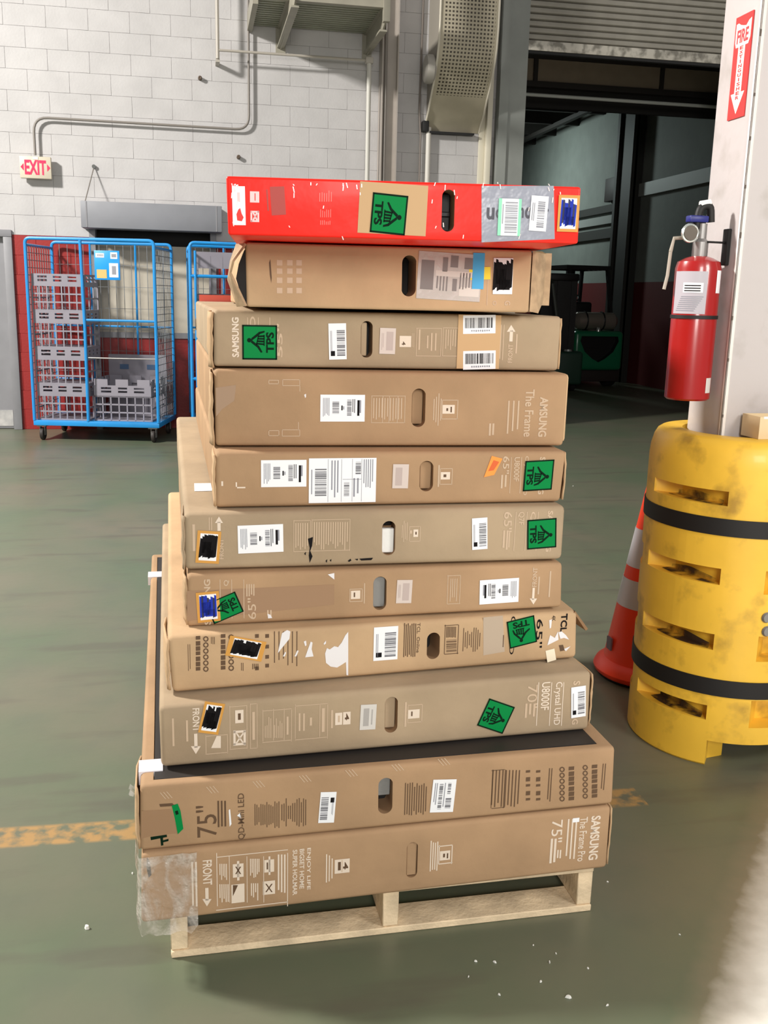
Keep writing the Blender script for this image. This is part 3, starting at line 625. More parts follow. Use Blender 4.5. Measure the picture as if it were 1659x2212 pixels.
def film_nodes(m):
    nt = m.node_tree; L = nt.links; bb = nt.nodes['Principled BSDF']; g = nt.nodes.new('ShaderNodeNewGeometry')
    mp = nt.nodes.new('ShaderNodeMapping'); mp.inputs['Scale'].default_value = (1, 1, .45); mp.inputs['Rotation'].default_value = (0, .7, 0); L.new(g.outputs['Position'], mp.inputs[0])
    n = nt.nodes.new('ShaderNodeTexNoise'); n.inputs['Scale'].default_value = 26; n.inputs['Detail'].default_value = 6; n.inputs['Distortion'].default_value = 1.2; L.new(mp.outputs[0], n.inputs['Vector'])
    r = nt.nodes.new('ShaderNodeMapRange'); r.inputs[1].default_value = .42; r.inputs[2].default_value = .68; r.inputs[3].default_value = .14; r.inputs[4].default_value = .62; L.new(n.outputs[0], r.inputs[0]); L.new(r.outputs[0], bb.inputs['Alpha'])
film_nodes(M_film)
bm_ = MB(); random.seed(3); nu, nv = 16, 9
for j in range(nv):
    for i in range(nu):
        a = i / (nu - 1); z = -.012 + (b.h + .008) * j / (nv - 1); k = .006 + .007 * random.random()
        if a < .45: bm_.v.append((-k, .16 * (1 - a / .45) + random.uniform(-.004, .004), z - .012 * random.random() * (j == 0)))
        else: bm_.v.append((-.006 + .125 * (a - .45) / .55 , -k, z - .02 * random.random() * (j == 0)))
for j in range(nv - 1):
    for i in range(nu - 1): bm_.f.append((j * nu + i, j * nu + i + 1, (j + 1) * nu + i + 1, (j + 1) * nu + i)); bm_.m.append(0)
fo = bm_.build('plastic_film', M_film, b.t, smooth=True); fo['label'] = 'torn translucent plastic film around the left corner'
for q in ([(383, 1868), (391, 1872), (395, 1890), (388, 1889), (384, 1880)],): b.poly(M_dark, [(318, 1852), (324, 1862), (327, 1890), (321, 1896), (316, 1870)], -.0009)
fold(b, 1, .012, 1, .01)
b.finish(); BX[11] = b
# ---- 10 opened carton with dark panel
b = Box('television_carton', 'opened tan carton with a dark panel inside its rim, second from the pallet', (-.1377, 1.943, .2946, 1.87, 1.097, .1555), [(.0024, .1566), (1.0945, .1531), (1.0996, .0022), (-.0024, -.001)], 1.9, M_card['tan'])
c = MB().box((.030, .022, b.h - .012), (b.w - .04, b.L - .05, b.h + .05)).build('cutter', M_in); c.location = b.t.location; c.rotation_euler = b.t.rotation_euler
b.body.data.materials.append(M_in); boolean(b.body, [c])
MB().box((.032, .024, b.h - .0115), (b.w - .042, b.L - .052, b.h - .0012)).build('dark_panel', mat('dark_panel', (44, 40, 38), .55), b.t)['label'] = 'dark television panel lying inside the rim'
b.pocket(817, 1681, 848, 1758, .09); b.insert(M_lid, .02, 0, .38, 1, 1); b.insert(M_dark, .06, 0, 0, 1, .4, 'handle_gap')
M = M_inkd
b.text(M, '75"', 424, 1740, 468, 1808, 90, .002); b.vl(M, 470, 1730, 492, 1798, 3, .5, .3); b.text(M, 'QD-Mini LED', 514, 1714, 530, 1814, 90, .01)
b.poly(M_lab, [(494, 1750), (497, 1748), (500, 1780), (496, 1786)]); b.poly(M_lab, [(512, 1762), (520, 1755), (521, 1768)])
random.seed(11); b.vl(M, 550, 1730, 606, 1790, 13, .4, .5, True); b.vl(M, 608, 1724, 664, 1786, 12, .4, .55, True)
small_label(b, 707, 1744, 34, 66, -4, 1)
b.vl(M, 874, 1690, 924, 1762, 10, .4, .35, True)
o, P, y = b.sticker('barcode_label', M_lab, 957, 1719, 50, 70, -4, 'white label with two barcodes'); add, rect, text, done = ink_on(o, P, y, 'barcode')
bars(rect, M_bar, .30, .1, .46, .88, 22); bars(rect, M_bar, .62, .12, .86, .44, 12); bars(rect, M_bar, .66, .56, .80, .9, 10); lines(rect, M_fine, .1, .15, .26, .9, 2); lines(rect, M_fine, .52, .1, .6, .9, 1); done()
b.vl(M, 1062, 1664, 1126, 1744, 9, .35, .2); b.frame(M, 1062, 1663, 1090, 1746, 1.3)
for x in (1136, 1158):
    for i in range(5): b.rect(M, x, 1664 + i * 15, x + 9, 1664 + i * 15 + (9 if (i + x) % 2 else 5))
b.vl(M, 1184, 1660, 1194, 1732, 2, .4, .2); picto_strip(b, M, 1204, 1656, 1240, 1732, -1); picto_strip(b, M, 1254, 1652, 1290, 1726, -1); b.vl(M, 1300, 1650, 1310, 1716, 2, .35, .2)
for i in range(7):
    for X0_, Y0_ in (((345 + i * 100), 1712 - i * 12),):
        for k in range(3): b.poly(M_inkf, [(X0_ + k * 7, Y0_ - k), (X0_ + 2 + k * 7, Y0_ - k), (X0_ + 14 + k * 7, Y0_ + 14 - k), (X0_ + 12 + k * 7, Y0_ + 14 - k)])
b.poly(M_green, [(371, 1740), (384, 1736), (390, 1752), (396, 1790), (384, 1802), (378, 1770)], -.001, 'sticker_remains', 'torn green strip left of a sticker')
b.poly(M_greenk, [(378, 1752), (384, 1750), (386, 1758), (380, 1760)], -.0018); b.poly(M_greenk, [(325, 1808), (360, 1803), (361, 1808), (326, 1815)]); b.poly(M_greenk, [(346, 1810), (352, 1809), (353, 1826), (348, 1827)]); b.poly(M_greenk, [(350, 1816), (364, 1812), (364, 1817), (351, 1820)]); b.poly(M_inkd, [(344, 1737), (372, 1735), (378, 1741), (346, 1743)])
b.poly(M_tape, [(306, 1752), (370, 1748), (384, 1800), (326, 1806), (305, 1812)], -.0001, 'clear_tape', 'shiny crumpled clear tape')
M_wtape = mat('white_tape', (226, 222, 228), .4)
a0 = b.Mi @ onZ(300, 1643, .451); a1 = b.Mi @ onZ(342, 1665, .451)
MB().box((-.002, a1.y, b.h - .03), (.05, a0.y, b.h + .0012)).build('white_tape', M_wtape, b.t)
a0 = b.Mi @ onZ(330, 1240, .451); MB().box((-.002, a0.y - .04, b.h - .03), (.05, a0.y + .03, b.h + .0012)).build('white_tape', M_wtape, b.t)
M_scrap = mat('film_scrap', (226, 226, 222), .3, alpha=.6)
s_ = MB(); random.seed(5)
for i in range(5): p = Vector((-.006 - .012 * random.random(), .10 + .015 * i, .085 - .012 * random.random() * i / 2)); s_.add([p, p + Vector((-.008, .004, .006)), p + Vector((-.012, .006, -.008)), p + Vector((-.003, .002, -.009))], [(0, 1, 2, 3)])
s_.build('film_scrap', M_scrap, b.t)['label'] = 'scrap of clear film hanging off the left side'
fold(b, -1, .012, 12, .004, .6)
b.finish(); BX[10] = b
# ---- 9
b = Box('television_carton', 'greyish carton with a seventy inch marking, resting on the opened carton', (-.0939, 2.0066, .4501, 3.35, 1.0188, .1539), [(-.0006, .1486), (1.0169, .1559), (1.0206, .0003), (.0006, .0039)], 1.72, M_card['grey'], .012)
b.pocket(831, 1506, 859, 1583, .03); b.insert(b.mat, .018, .1, 0, 1, 1, 'handle_flap')
M = M_ink
b.vl(M_inkf, 372, 1552, 378, 1615, 1, .7, .1); b.vl(M_inkf, 402, 1556, 408, 1605, 1, .7, .1); b.text(M, 'FRONT', 416, 1530, 431, 1580, -90, .02); arrow(b, M, 423, 1585, 1629, 17)
b.frame(M_inkf, 444, 1588, 492, 1628, 1.4); b.poly(M, [(456, 1616), (468, 1590), (477, 1590), (477, 1616)]); b.frame(M_inkf, 496, 1525, 534, 1618, 1.4); b.rect(M, 508, 1534, 526, 1562); b.rect(M_inkd, 514, 1541, 520, 1555, -.0009); b.frame(M, 504, 1578, 531, 1610, 5)
for f_ in (0, 1): b.poly(M, [(508, 1583), (512, 1583), (528, 1606), (524, 1606)] if f_ else [(524, 1583), (528, 1583), (512, 1606), (508, 1606)])
b.frame(M_inkf, 540, 1520, 556, 1617, 1.3); b.vl(M_inkf, 545, 1538, 552, 1600, 1, .8, .1)
b.frame(M_inkf, 567, 1533, 630, 1602, 1.3); b.vl(M_inkf, 572, 1545, 588, 1594, 4, .4, .5, None); b.vl(M_inkf, 592, 1545, 612, 1594, 5, .4, .5, None); b.rect(M_inkf, 613, 1530, 614.3, 1600); b.rect(M_inkf, 590, 1531, 591.3, 1600); b.vl(M_inkf, 619, 1548, 626, 1590, 1, .6, .1)
b.frame(M_inkf, 637, 1522, 708, 1596, 1.3); b.vl(M_inkf, 645, 1540, 664, 1580, 2, .4, .2, True); b.vl(M_inkf, 669, 1550, 677, 1568, 1, .6, .1); b.rect(M_inkf, 690, 1521, 691.3, 1592); b.vl(M_inkf, 695, 1530, 704, 1585, 1, .7, .1)
b.vl(M_inkf, 715, 1534, 722, 1576, 1, .6, .1); b.rect(M, 724, 1540, 739, 1566); b.rect(M, 741, 1538, 757, 1565); b.rect(M_inkf, 730, 1546, 734, 1560, -.0009); b.text(M_inkd, '4', 745, 1541, 754, 1556, -90, .02, -.0009)
o, P, y = b.sticker('paper_label', mat('label_dull', (206, 202, 196), .5), 795, 1549, 34, 54, -2, 'dull white paper label'); add, rect, text, done = ink_on(o, P, y, 'label_print'); rect(mat('dull_print', (168, 164, 160), .6), .2, .15, .55, .85); rect(MATS['dull_print'], .7, .2, .78, .8); done()
b.rect(M_inkf, 874, 1517, 878, 1570); b.frame(M_inkf, 880, 1522, 912, 1561, 1.5); b.rect(M, 881, 1533, 906, 1552); b.rect(M_inkd, 888, 1537, 891, 1547, -.0009)
tps(b, 1071, 1547, 61, 60, -113, 'dark green square sticker set on its corner')
b.text(M_inkf, '70"', 1139, 1480, 1161, 1530, -90, .0); b.vl(M_inkf, 1134, 1520, 1160, 1552, 3, .5, .3); b.text(M, 'U8000F', 1169, 1474, 1187, 1534, -90, .01); b.text(M, 'Crystal UHD', 1194, 1474, 1212, 1566, -90, .01)
for x in (1160, 1188, 1214): b.poly(M, [(x + 3, 1474), (x + 4.5, 1474), (x - 1, 1568), (x - 2.5, 1568)])
b.text(M_inkf, 'S', 1238, 1471, 1253, 1480, -90, .03); b.text(M_inkf, 'G', 1235, 1553, 1248, 1565, -90, .03)
small_label(b, 1249, 1516, 31, 66, 4, 0, 'white barcode label over the maker name')
scribble(b, 457, 1551, 33, 56, -13, M_inkk)
fold(b, 1, .012, 2, .01, 1)
b.finish(); BX[9] = b
# ---- 8
b = Box('television_carton', 'battered pale tan carton with torn white paper scraps on its front', (-.0708, 2.0626, .6040, 4.63, .9833, .1341), [(-.0042, .1341), (.98, .1293), (.9865, .004), (.0044, 0)], 1.6, M_card['pale'], .012)
b.pocket(922, 1367, 950, 1424, .09); b.insert(M_dark, .07, name='handle_gap')
M = M_inkd
b.vl(M, 406, 1392, 414, 1450, 2, .3, .3); picto_strip(b, M, 423, 1374, 453, 1452, 1); picto_strip(b, M, 477, 1370, 508, 1450, 1); b.vl(M, 456, 1376, 466, 1392, 3, .4, .1); b.vl(M, 521, 1432, 528, 1450, 2, .4, .1)
for i, (x, y0) in enumerate(((551, 1370), (551, 1440), (573, 1370), (573, 1393), (573, 1415), (573, 1434))): b.rect(M, x, y0, x + 8, y0 + 8)
b.vl(M, 545, 1434, 560, 1446, 4, .5, .1); b.vl(M, 592, 1364, 650, 1440, 6, .2, .3)
M_torn = mat('torn_paper', (226, 224, 226), .6)
for i, q in enumerate(([(600, 1411), (606, 1382), (609, 1368), (620, 1361), (627, 1364), (625, 1380), (612, 1396)], [(702, 1412), (706, 1400), (712, 1403), (722, 1396), (730, 1398), (738, 1388), (746, 1372), (752, 1365), (752, 1459), (748, 1458), (747, 1430), (738, 1436), (728, 1442), (714, 1440), (704, 1432)], [(659, 1420), (666, 1400), (671, 1386), (675, 1388), (673, 1402), (677, 1418)], [(656, 1386), (661, 1384), (662, 1394), (659, 1396)], [(636, 1418), (642, 1405), (645, 1406), (640, 1418)], [(611, 1418), (616, 1408), (618, 1410), (615, 1418)], [(699, 1390), (704, 1384), (704, 1390), (700, 1393)])): b.poly(M_torn, q, -.0006, 'torn_paper', 'torn scrap of white paper' if i < 2 else None)
small_label(b, 833, 1390, 52, 72, 0, 0)
b.vl(M, 872, 1346, 900, 1420, 7, .5, .2, True); b.text(M, 'TCL  Online', 900, 1346, 907, 1410, -90, .01)
b.frame(M, 960, 1350, 990, 1413, 1.5); b.vl(M, 964, 1354, 986, 1378, 7, .6, .1); bars(lambda m, x0, y0, x1, y1: b.rect(m, x0, y0, x1, y1), M, 964, 1382, 986, 1410, 12)
b.vl(M, 1000, 1356, 1040, 1408, 9, .35, .6, True); b.rect(M, 1086, 1372, 1088, 1398)
b.poly(mat('grey_tape', (178, 160, 140), .4), [(1044, 1334), (1086, 1330), (1090, 1408), (1044, 1416)], -.0001, 'clear_tape', 'patch of greyish tape')
tps(b, 1127, 1365, 59, 59, 190, 'green square sticker stuck upside down'); b.text(M_inkk, 'QLED', 1100, 1332, 1112, 1414, -90, .0, -.0004); b.text(M_inkk, '65"', 1158, 1338, 1172, 1400, -90, .005); b.text(M_inkk, 'TCL', 1211, 1326, 1225, 1366, -90, .03); b.text(M_inkk, '4K', 1192, 1330, 1200, 1342, -90)
for q in ([(1182, 1394), (1188, 1372), (1198, 1378), (1205, 1364), (1206, 1382)], [(1206, 1366), (1213, 1364), (1222, 1372), (1229, 1382), (1218, 1378), (1210, 1380)], [(1186, 1340), (1192, 1338), (1190, 1356), (1187, 1358)], [(1218, 1402), (1232, 1396), (1222, 1407)]): b.poly(M_torn, q, -.0006, 'torn_paper')
b.poly(M_inkd, [(1207, 1394), (1216, 1393), (1220, 1405), (1210, 1407)])
b.poly(mat('cream_sticker', (240, 230, 206), .5), [(1178, 1406), (1197, 1401), (1201, 1425), (1182, 1431)], -.0009, 'price_sticker', 'small cream square sticker')
scribble(b, 531, 1401, 60, 36, -15, M_inkk)
fl_ = MB(); fl_.add([(b.w - .01, .0, .128), (b.w + .055, .05, .06), (b.w + .06, .16, .055), (b.w - .01, .22, .12), (b.w - .012, .002, .123), (b.w + .05, .052, .055), (b.w + .055, .158, .05), (b.w - .012, .218, .115)], [(0, 1, 2, 3), (7, 6, 5, 4), (0, 4, 5, 1), (1, 5, 6, 2), (2, 6, 7, 3)])
fl_.build('torn_flap', M_in, b.t)['label'] = 'torn brown flap hanging off the right side'
fold(b, -1, .009, 3, .006, 1)
b.finish(); BX[8] = b
# ---- 7
b = Box('television_carton', 'tan carton with a blue scribbled label at its left end', (-.0321, 2.1171, .7381, 1.79, .8959, .1234), [(.0018, .1234), (.8933, .1179), (.8986, .003), (-.0018, 0)], 1.62, M_card['tan'])
b.pocket(806, 1246, 835, 1318, .05); b.insert(M_lid, .012)
M = M_inkf
b.poly(M_tape, [(404, 1277), (722, 1263), (722, 1306), (404, 1342)], -.0001, 'clear_tape', 'long strip of shiny clear tape')
b.text(M, 'SAMSUNG', 441, 1252, 455, 1350, 90, .03, -.0006); b.text(M, '65"', 535, 1292, 553, 1338, 90, .005); b.vl(M, 532, 1262, 552, 1290, 4, .5, .2); b.text(M, 'Q', 483, 1253, 495, 1266, 90, .02)
for x in (475, 500, 526): b.rect(M, x, 1252, x + 1.5, 1336)
b.vl(M_inkf, 577, 1318, 590, 1332, 2, .5, .3)
b.frame(M, 755, 1272, 783, 1300, 1.5); b.rect(M_ink, 758, 1276, 778, 1294); b.rect(M_inkd, 764, 1280, 767, 1290, -.0009); b.rect(M, 786, 1260, 788, 1304)
o, P, y = b.sticker('paper_label', mat('label_pink', (206, 192, 184), .5), 873, 1278, 33, 50, -2, 'dull pinkish paper label'); add, rect, text, done = ink_on(o, P, y, 'label_print'); rect(mat('pink_print', (184, 168, 162), .6), .4, .12, .82, .86); lines(rect, MATS['pink_print'], .12, .15, .3, .8, 2); done()
b.frame(M, 966, 1243, 994, 1305, 1.2); b.vl(M, 972, 1250, 990, 1300, 4, .35, .3)
ship_label(b, 1078, 1277, 84, 52, 1.5, 1)
b.text(M, 'FRONT', 1150, 1226, 1160, 1268, 90, .02); arrow(b, M_ink, 1152, 1270, 1306, 13, wpx=5); b.rect(M, 1162, 1246, 1165, 1284); b.rect(M, 1186, 1234, 1189, 1290)
b.poly(M_torn, [(708, 1241), (722, 1238), (722, 1252), (714, 1246)], -.0006, 'torn_paper'); b.poly(M_torn, [(578, 1326), (584, 1328), (588, 1335), (579, 1336)], -.0006, 'torn_paper')
tps(b, 485, 1313, 50, 66, 112, 'dark green sticker turned askew beside the blue scribble')
scribble(b, 450, 1311, 37, 54, 3, M_blue, ink2=M_navy, lbl='white label scribbled over in blue marker')
fold(b, -1, .007, 4, .004, 1)
b.finish(); BX[7] = b
# ---- 6
b = Box('television_carton', 'greyish wide carton with white foam showing in its handle hole', (-.0352, 2.1388, .8615, .46, .8949, .1363), [(.0004, .1354), (.8951, .1353), (.8949, 0), (-.0004, .0025)], 1.72, M_card['grey'], .013)
b.pocket(825, 1126, 854, 1200, .05); b.insert(M_foam, .010, 0, 0, 1, .78); b.insert(M_dark, .04, 0, .78, 1, 1, 'handle_gap')
M = M_inkf
b.vl(M, 416, 1133, 424, 1195, 1, .7, .1); b.vl(M, 451, 1118, 461, 1146, 2, .4, 0); arrow(b, M_ink, 473, 1116, 1147, 14, True); b.text(M, 'FRONT', 474, 1164, 483, 1208, 90, .02)
ship_label(b, 563, 1164, 98, 60, 1)
b.frame(M, 634, 1124, 671, 1192, 1.2); b.vl(M, 638, 1130, 668, 1190, 6, .4, .2); b.frame(M, 673, 1122, 756, 1190, 1.2); b.vl(M, 678, 1128, 754, 1188, 15, .4, .35)
for q in ([(665, 1164), (676, 1160), (674, 1180), (670, 1190), (675, 1202), (669, 1216), (667, 1200), (669, 1184)], [(657, 1196), (661, 1192), (660, 1200)], [(703, 1212), (707, 1208), (706, 1216)], [(712, 1210), (716, 1208), (715, 1214)], [(751, 1212), (757, 1207), (759, 1211), (754, 1214)], [(766, 1208), (774, 1207), (772, 1211)], [(776, 1207), (790, 1206), (806, 1205), (802, 1210), (780, 1211)]): b.poly(M_inkk, q, -.0009)
b.vl(M, 868, 1124, 882, 1172, 4, .4, .5, True); b.frame(M, 884, 1137, 908, 1170, 1.3); b.rect(M_ink, 893, 1144, 903, 1160); b.rect(M_inkd, 897, 1149, 900, 1155, -.0009); b.rect(M, 884, 1146, 890, 1153)
small_label(b, 1036, 1153, 33, 68, 3, 0)
b.text(M, '65"', 1088, 1106, 1106, 1150, -90, .01); b.vl(M, 1086, 1146, 1100, 1192, 2, .6, .2); b.vl(M, 1098, 1150, 1104, 1186, 1, .5, .1); b.text(M, 'Q7F', 1118, 1106, 1132, 1134, -90, .01); b.text(M, 'QLED', 1143, 1106, 1155, 1180, -90, .01, -.0004); b.text(M, 'SAMSUNG', 1181, 1104, 1192, 1192, -90, .03, -.0004)
for x in (1110, 1134, 1158): b.poly(M, [(x + 4, 1106), (x + 5.5, 1106), (x, 1190), (x - 1.5, 1190)])
tps(b, 1170, 1153, 62, 64, -87, 'bright green square sticker at the right end')
scribble(b, 450, 1182, 38, 58, -5, M_inkk)
o = MB().box((.085, .24, b.h - .0012), (.140, .34, b.h - .0004)).build('paper_label', M_lab, b.t); o.location.x = -.06
fold(b, -1, .007, 5, .004, .8, None, M_card['grey'])
b.finish(); BX[6] = b
# ---- 5
b = Box('television_carton', 'tan carton carrying two large white shipping labels', (.0353, 2.171, .9978, .23, .8252, .1306), [(.0009, .1306), (.8292, .1263), (.8212, .0009), (-.0009, .0013)], 1.55, M_card['tan'], .011)
b.pocket(906, 996, 936, 1062, .03); b.insert(b.mat, .016, .1, 0, 1, 1, 'handle_flap')
ship_label(b, 613, 1023, 98, 58, 0)
o, P, y = b.sticker('shipping_label', M_lab, 740, 1038, 145, 96, 0, 'largest white shipping label, ruled in columns'); add, rect, text, done = ink_on(o, P, y, 'label_print')
for u in (.28, .48, .64, .78): rect(M_fine, u, .02, u + .006, .98)
bars(rect, M_bar, .09, .16, .26, .78, 24); rect(M_fine, .035, .2, .05, .75); bars(rect, M_bar, .69, .64, .77, .93, 10); bars(rect, M_bar, .52, .15, .60, .46, 12); lines(rect, M_fine, .33, .12, .46, .95, 3); lines(rect, M_fine, .66, .1, .77, .55, 2); lines(rect, M_fine, .81, .3, .97, .97, 5); rect(M_fine, .5, .52, .78, .53); done()
M = M_inkf
o, P, y = b.sticker('paper_label', MATS['label_pink'], 865, 1029, 34, 52, -1, 'dull pinkish paper label'); add, rect, text, done = ink_on(o, P, y, 'label_print'); rect(MATS['pink_print'], .18, .12, .6, .86); done()
b.rect(M, 946, 1005, 949, 1052); b.frame(M, 950, 1012, 977, 1047, 1.4); b.rect(M_ink, 952, 1020, 972, 1036); b.rect(M_inkd, 958, 1025, 964, 1031, -.0009)
b.poly(mat('sticker_neon', (246, 150, 62), .45), [(1062, 985), (1085, 991), (1067, 1026), (1045, 1031)], -.001, 'price_sticker', 'small orange slanted sticker'); b.poly(mat('neon_ink', (214, 96, 40), .5), [(1066, 994), (1078, 998), (1066, 1016), (1054, 1018)], -.0016)
b.text(M, '65"', 1086, 986, 1100, 1024, -90, .01); b.vl(M, 1082, 1026, 1098, 1058, 2, .5, .3); b.text(M, 'U8000F', 1110, 988, 1122, 1040, -90, .01); b.text(M, 'Crystal UHD', 1130, 986, 1140, 1070, -90, .01, -.0004); b.text(M, 'SAMSUNG', 1164, 988, 1176, 1068, -90, .03, -.0004)
for x in (1102, 1124): b.rect(M, x, 988, x + 1.3, 1066)
tps(b, 1163, 1027, 63, 64, -92, 'dark green square sticker near the right corner', skew=-.08)
for q in ((478, 1040, 482, 1050), (509, 1042, 512, 1052), (512, 1052, 530, 1055)): b.rect(M_ink, *q)
fold(b, 1, .011, 6, .006, .8); fold(b, -1, .006, 7, .004, .8)
b.finish(); BX[5] = b
# ---- 4
b = Box('television_carton', 'thick tan carton with a hand hole flap, below the carton with crossed bar labels', (.038, 2.2262, 1.1283, -.43, .8355, .1781), [(-.0003, .1781), (.8367, .1745), (.8345, 0), (.0003, .0033)], 1.45, M_card['tan'], .009)
b.pocket(889, 840, 919, 923, .04); b.insert(b.mat, .024, .12, 0, 1, 1, 'handle_flap')
M = M_inkf
for (x0, y0, x1, y1) in ((580, 821, 602, 830), (610, 820, 648, 834), (580, 930, 603, 942), (609, 928, 648, 943)): b.frame(M, x0, y0, x1, y1, 1.3)
b.rect(M, 647, 834, 648.3, 846); b.rect(M, 644, 912, 645.3, 930); b.poly(M_torn, [(657, 853), (661, 851), (661, 858), (659, 860)])
ship_label(b, 740, 882, 96, 58, 0)
b.frame(M, 802, 855, 875, 914, 1.2); b.vl(M, 806, 860, 872, 910, 11, .35, .2)
for x in (826, 840, 858): b.rect(M, x, 856, x + 1.2, 913)
b.vl(M, 936, 850, 956, 920, 4, .4, .35, True); b.frame(M, 954, 864, 989, 906, 1.5); b.rect(M_ink, 956, 875, 982, 894); b.rect(M_inkd, 964, 882, 968, 888, -.0009); b.rect(M_inkd, 973, 879, 976, 891, -.0009)
b.text(M, 'AMSUNG', 1164, 858, 1182, 944, -90, .03); b.text(M, 'The Frame', 1133, 842, 1152, 944, -90, .015); b.vl(M, 1096, 866, 1128, 944, 3, .3, .25); b.vl(M, 1056, 915, 1070, 942, 2, .6, .2)
b.poly(mat('film_patch', (178, 150, 124), .25, alpha=.7), [(466, 838), (510, 832), (506, 866), (480, 884), (467, 900)], -.0001, 'clear_tape', 'crumpled clear tape patch')
ls = MB().box((b.w - .012, .03, .004), (b.w + .016, .12, b.h - .006)).build('side_flap', M_card['pale'], b.t, bevel=.01)
ls['label'] = 'loose folded right side flap'
fold(b, -1, .010, 8, .004, 1)
b.finish(); BX[4] = b
# ---- 3
b = Box('television_carton', 'greyish carton with two bar labels on a brown patch', (.0381, 2.2506, 1.3065, .73, .8253, .1351), [(.0009, .1307), (.8258, .1311), (.8251, 0), (-.001, .0034)], 1.4, M_card['grey'], .009)
b.pocket(779, 694, 805, 773, .05); b.insert(b.mat, .006, 0, 0, .55, 1, 'handle_flap'); b.insert(M_dark, .04, .5, 0, 1, 1, 'handle_gap')
M = M_inkf
b.text(M_ink, 'SAMSUNG', 501, 686, 516, 772, 90, .03)
for x in (534, 557, 582): b.rect(M, x, 686, x + 1.5, 704)
b.text(M, 'QLED', 540, 684, 554, 768, 90, .02, -.0004); b.text(M, '55"', 598, 700, 610, 772, 90, .02, -.0004)
tps(b, 561, 740, 74, 76, 90, 'green square sticker turned sideways at the left end')
small_label(b, 729, 738, 38, 78, 2, 0)
o, P, y = b.sticker('paper_label', MATS['label_pink'], 837, 737, 34, 56, -1, 'dull pinkish paper label'); add, rect, text, done = ink_on(o, P, y, 'label_print'); rect(MATS['pink_print'], .42, .14, .85, .86); lines(rect, MATS['pink_print'], .12, .15, .3, .8, 2); done()
b.rect(M_ink, 863, 726, 888, 750); b.text(M_inkd, '4', 868, 738, 876, 746, -90, .02, -.0009); b.vl(M, 890, 720, 896, 756, 2, .3, .2); b.frame(M, 899, 709, 953, 770, 1.2); b.vl(M, 904, 712, 910, 766, 1, .6, .2); b.vl(M, 922, 718, 948, 760, 3, .35, .35, True); b.frame(M, 956, 708, 990, 770, 1.2); b.vl(M, 962, 712, 988, 762, 5, .35, .3)
o, P, y = b.sticker('brown_patch', mat('patch_tan', (196, 160, 116), .6), 1034, 739, 92, 116, 0, 'brown paper patch carrying two bar labels')
for cy, h_ in ((701, 40), (778, 40)):
    o, P, y = b.sticker('barcode_label', M_lab, 1035, cy, 70, h_, 2 if cy > 700 else -2, 'white label with upright bars'); add, rect, text, done = ink_on(o, P, y, 'barcode'); bars(rect, M_inkk, .06, .3, .94, .86, 24, False); lines(rect, M_fine, .25, .1, .85, .2, 9, .6); done()
b.vl(M, 1080, 702, 1092, 782, 2, .3, .1); arrow(b, M_ink, 1104, 702, 738, 15, True); b.text(M, 'FRONT', 1097, 744, 1107, 784, 90, .02); b.rect(M, 1114, 722, 1117, 764)
M_torne = mat('torn_edge', (176, 150, 118), .85, var=.2, scale=40)
fold(b, -1, .014, 9, .0, 1, 'crushed left corner edge'); fold(b, 1, .008, 10)
sk3 = -b.L * math.tan(RAD(1.6 - .73)); MB().box((sk3 + .012, b.L - .03, b.h - .006), (sk3 + b.w - .02, b.L - .022, b.h + .022)).build('red_tape', mat('red_edge', (226, 92, 72), .5), b.t)['label'] = 'red strip along the rear top edge'
b.finish(); BX[3] = b
# ---- 2
b = Box('television_carton', 'wrinkled carton with torn open side flaps, directly under the red carton', (.1084, 2.1998, 1.4415, -.33, .6501, .1442), [(-.001, .1413), (.6502, .1442), (.6497, .003), (.001, .003)], 1.2, M_card['pale'], .007, dyaw=None)
b.pocket(868, 552, 899, 641, .1); b.insert(M_dark, .08, name='handle_gap')
M = M_inkf
for x in (598, 620, 640):
    for y in (562, 580, 600, 622): b.rect(M, x, y, x + 12, y + 12)
b.poly(M_inkd, [(581, 568), (584, 560), (587, 600), (586, 612), (583, 596)])
o, P, y = b.sticker('shipping_label', mat('label_grey', (190, 184, 178), .4, bump=.5, bscale=30), 971, 598, 138, 102, -2, 'rumpled grey shipping label'); add, rect, text, done = ink_on(o, P, y, 'label_print'); m_ = mat('grey_print', (128, 122, 120), .6)
rect(m_, .05, .2, .25, .82); rect(m_, .38, .6, .46, .9); rect(m_, .5, .7, .62, .95); rect(m_, .72, .68, .86, .92); rect(m_, .55, .2, .62, .46); lines(rect, m_, .3, .15, .5, .5, 4); lines(rect, m_, .66, .2, .9, .6, 5); rect(mat('paper_pale', (212, 206, 198), .5), .28, .5, .95, .62); rect(MATS['paper_pale'], .66, .1, .98, .3); done()
b.sticker('yellow_sticker', M_yel, 1036, 591, 46, 27, 3, 'yellow sticker under the blue strip'); b.sticker('blue_sticker', M_sky, 1033, 586, 25, 78, 0, 'light blue strip sticker')
scribble(b, 1086, 597, 42, 78, 1, M_inkk, False, 'white label blotted out in black')
b.text(M, 'O', 1064, 650, 1072, 660, -90, .02); b.text(M, 'G', 1090, 650, 1102, 660, -90, .02); b.rect(M, 1052, 600, 1053.5, 660)
rf = MB(); rf.add([(.652, .004, .006), (.676, .012, .002), (.70, .05, .03), (.705, .055, .138), (.68, .02, .142), (.652, .003, .142)], [(0, 1, 2, 3, 4, 5)]); rf.box((.655, .03, .004), (.667, 1.1, .14)); rf.box((.672, .05, .02), (.715, 1.0, .14))
rf.build('torn_flap', M_torne, b.t)['label'] = 'layered torn flaps on the right side'
lf = MB(); lf.add([(-.002, .0, .138), (-.03, -.02, .10), (-.036, -.006, .075), (-.002, .0, .004), (-.02, .03, .002), (-.04, .03, .06), (-.034, .03, .1), (-.02, .05, .138)], [(0, 1, 6, 7), (1, 2, 5, 6), (2, 3, 4, 5)])
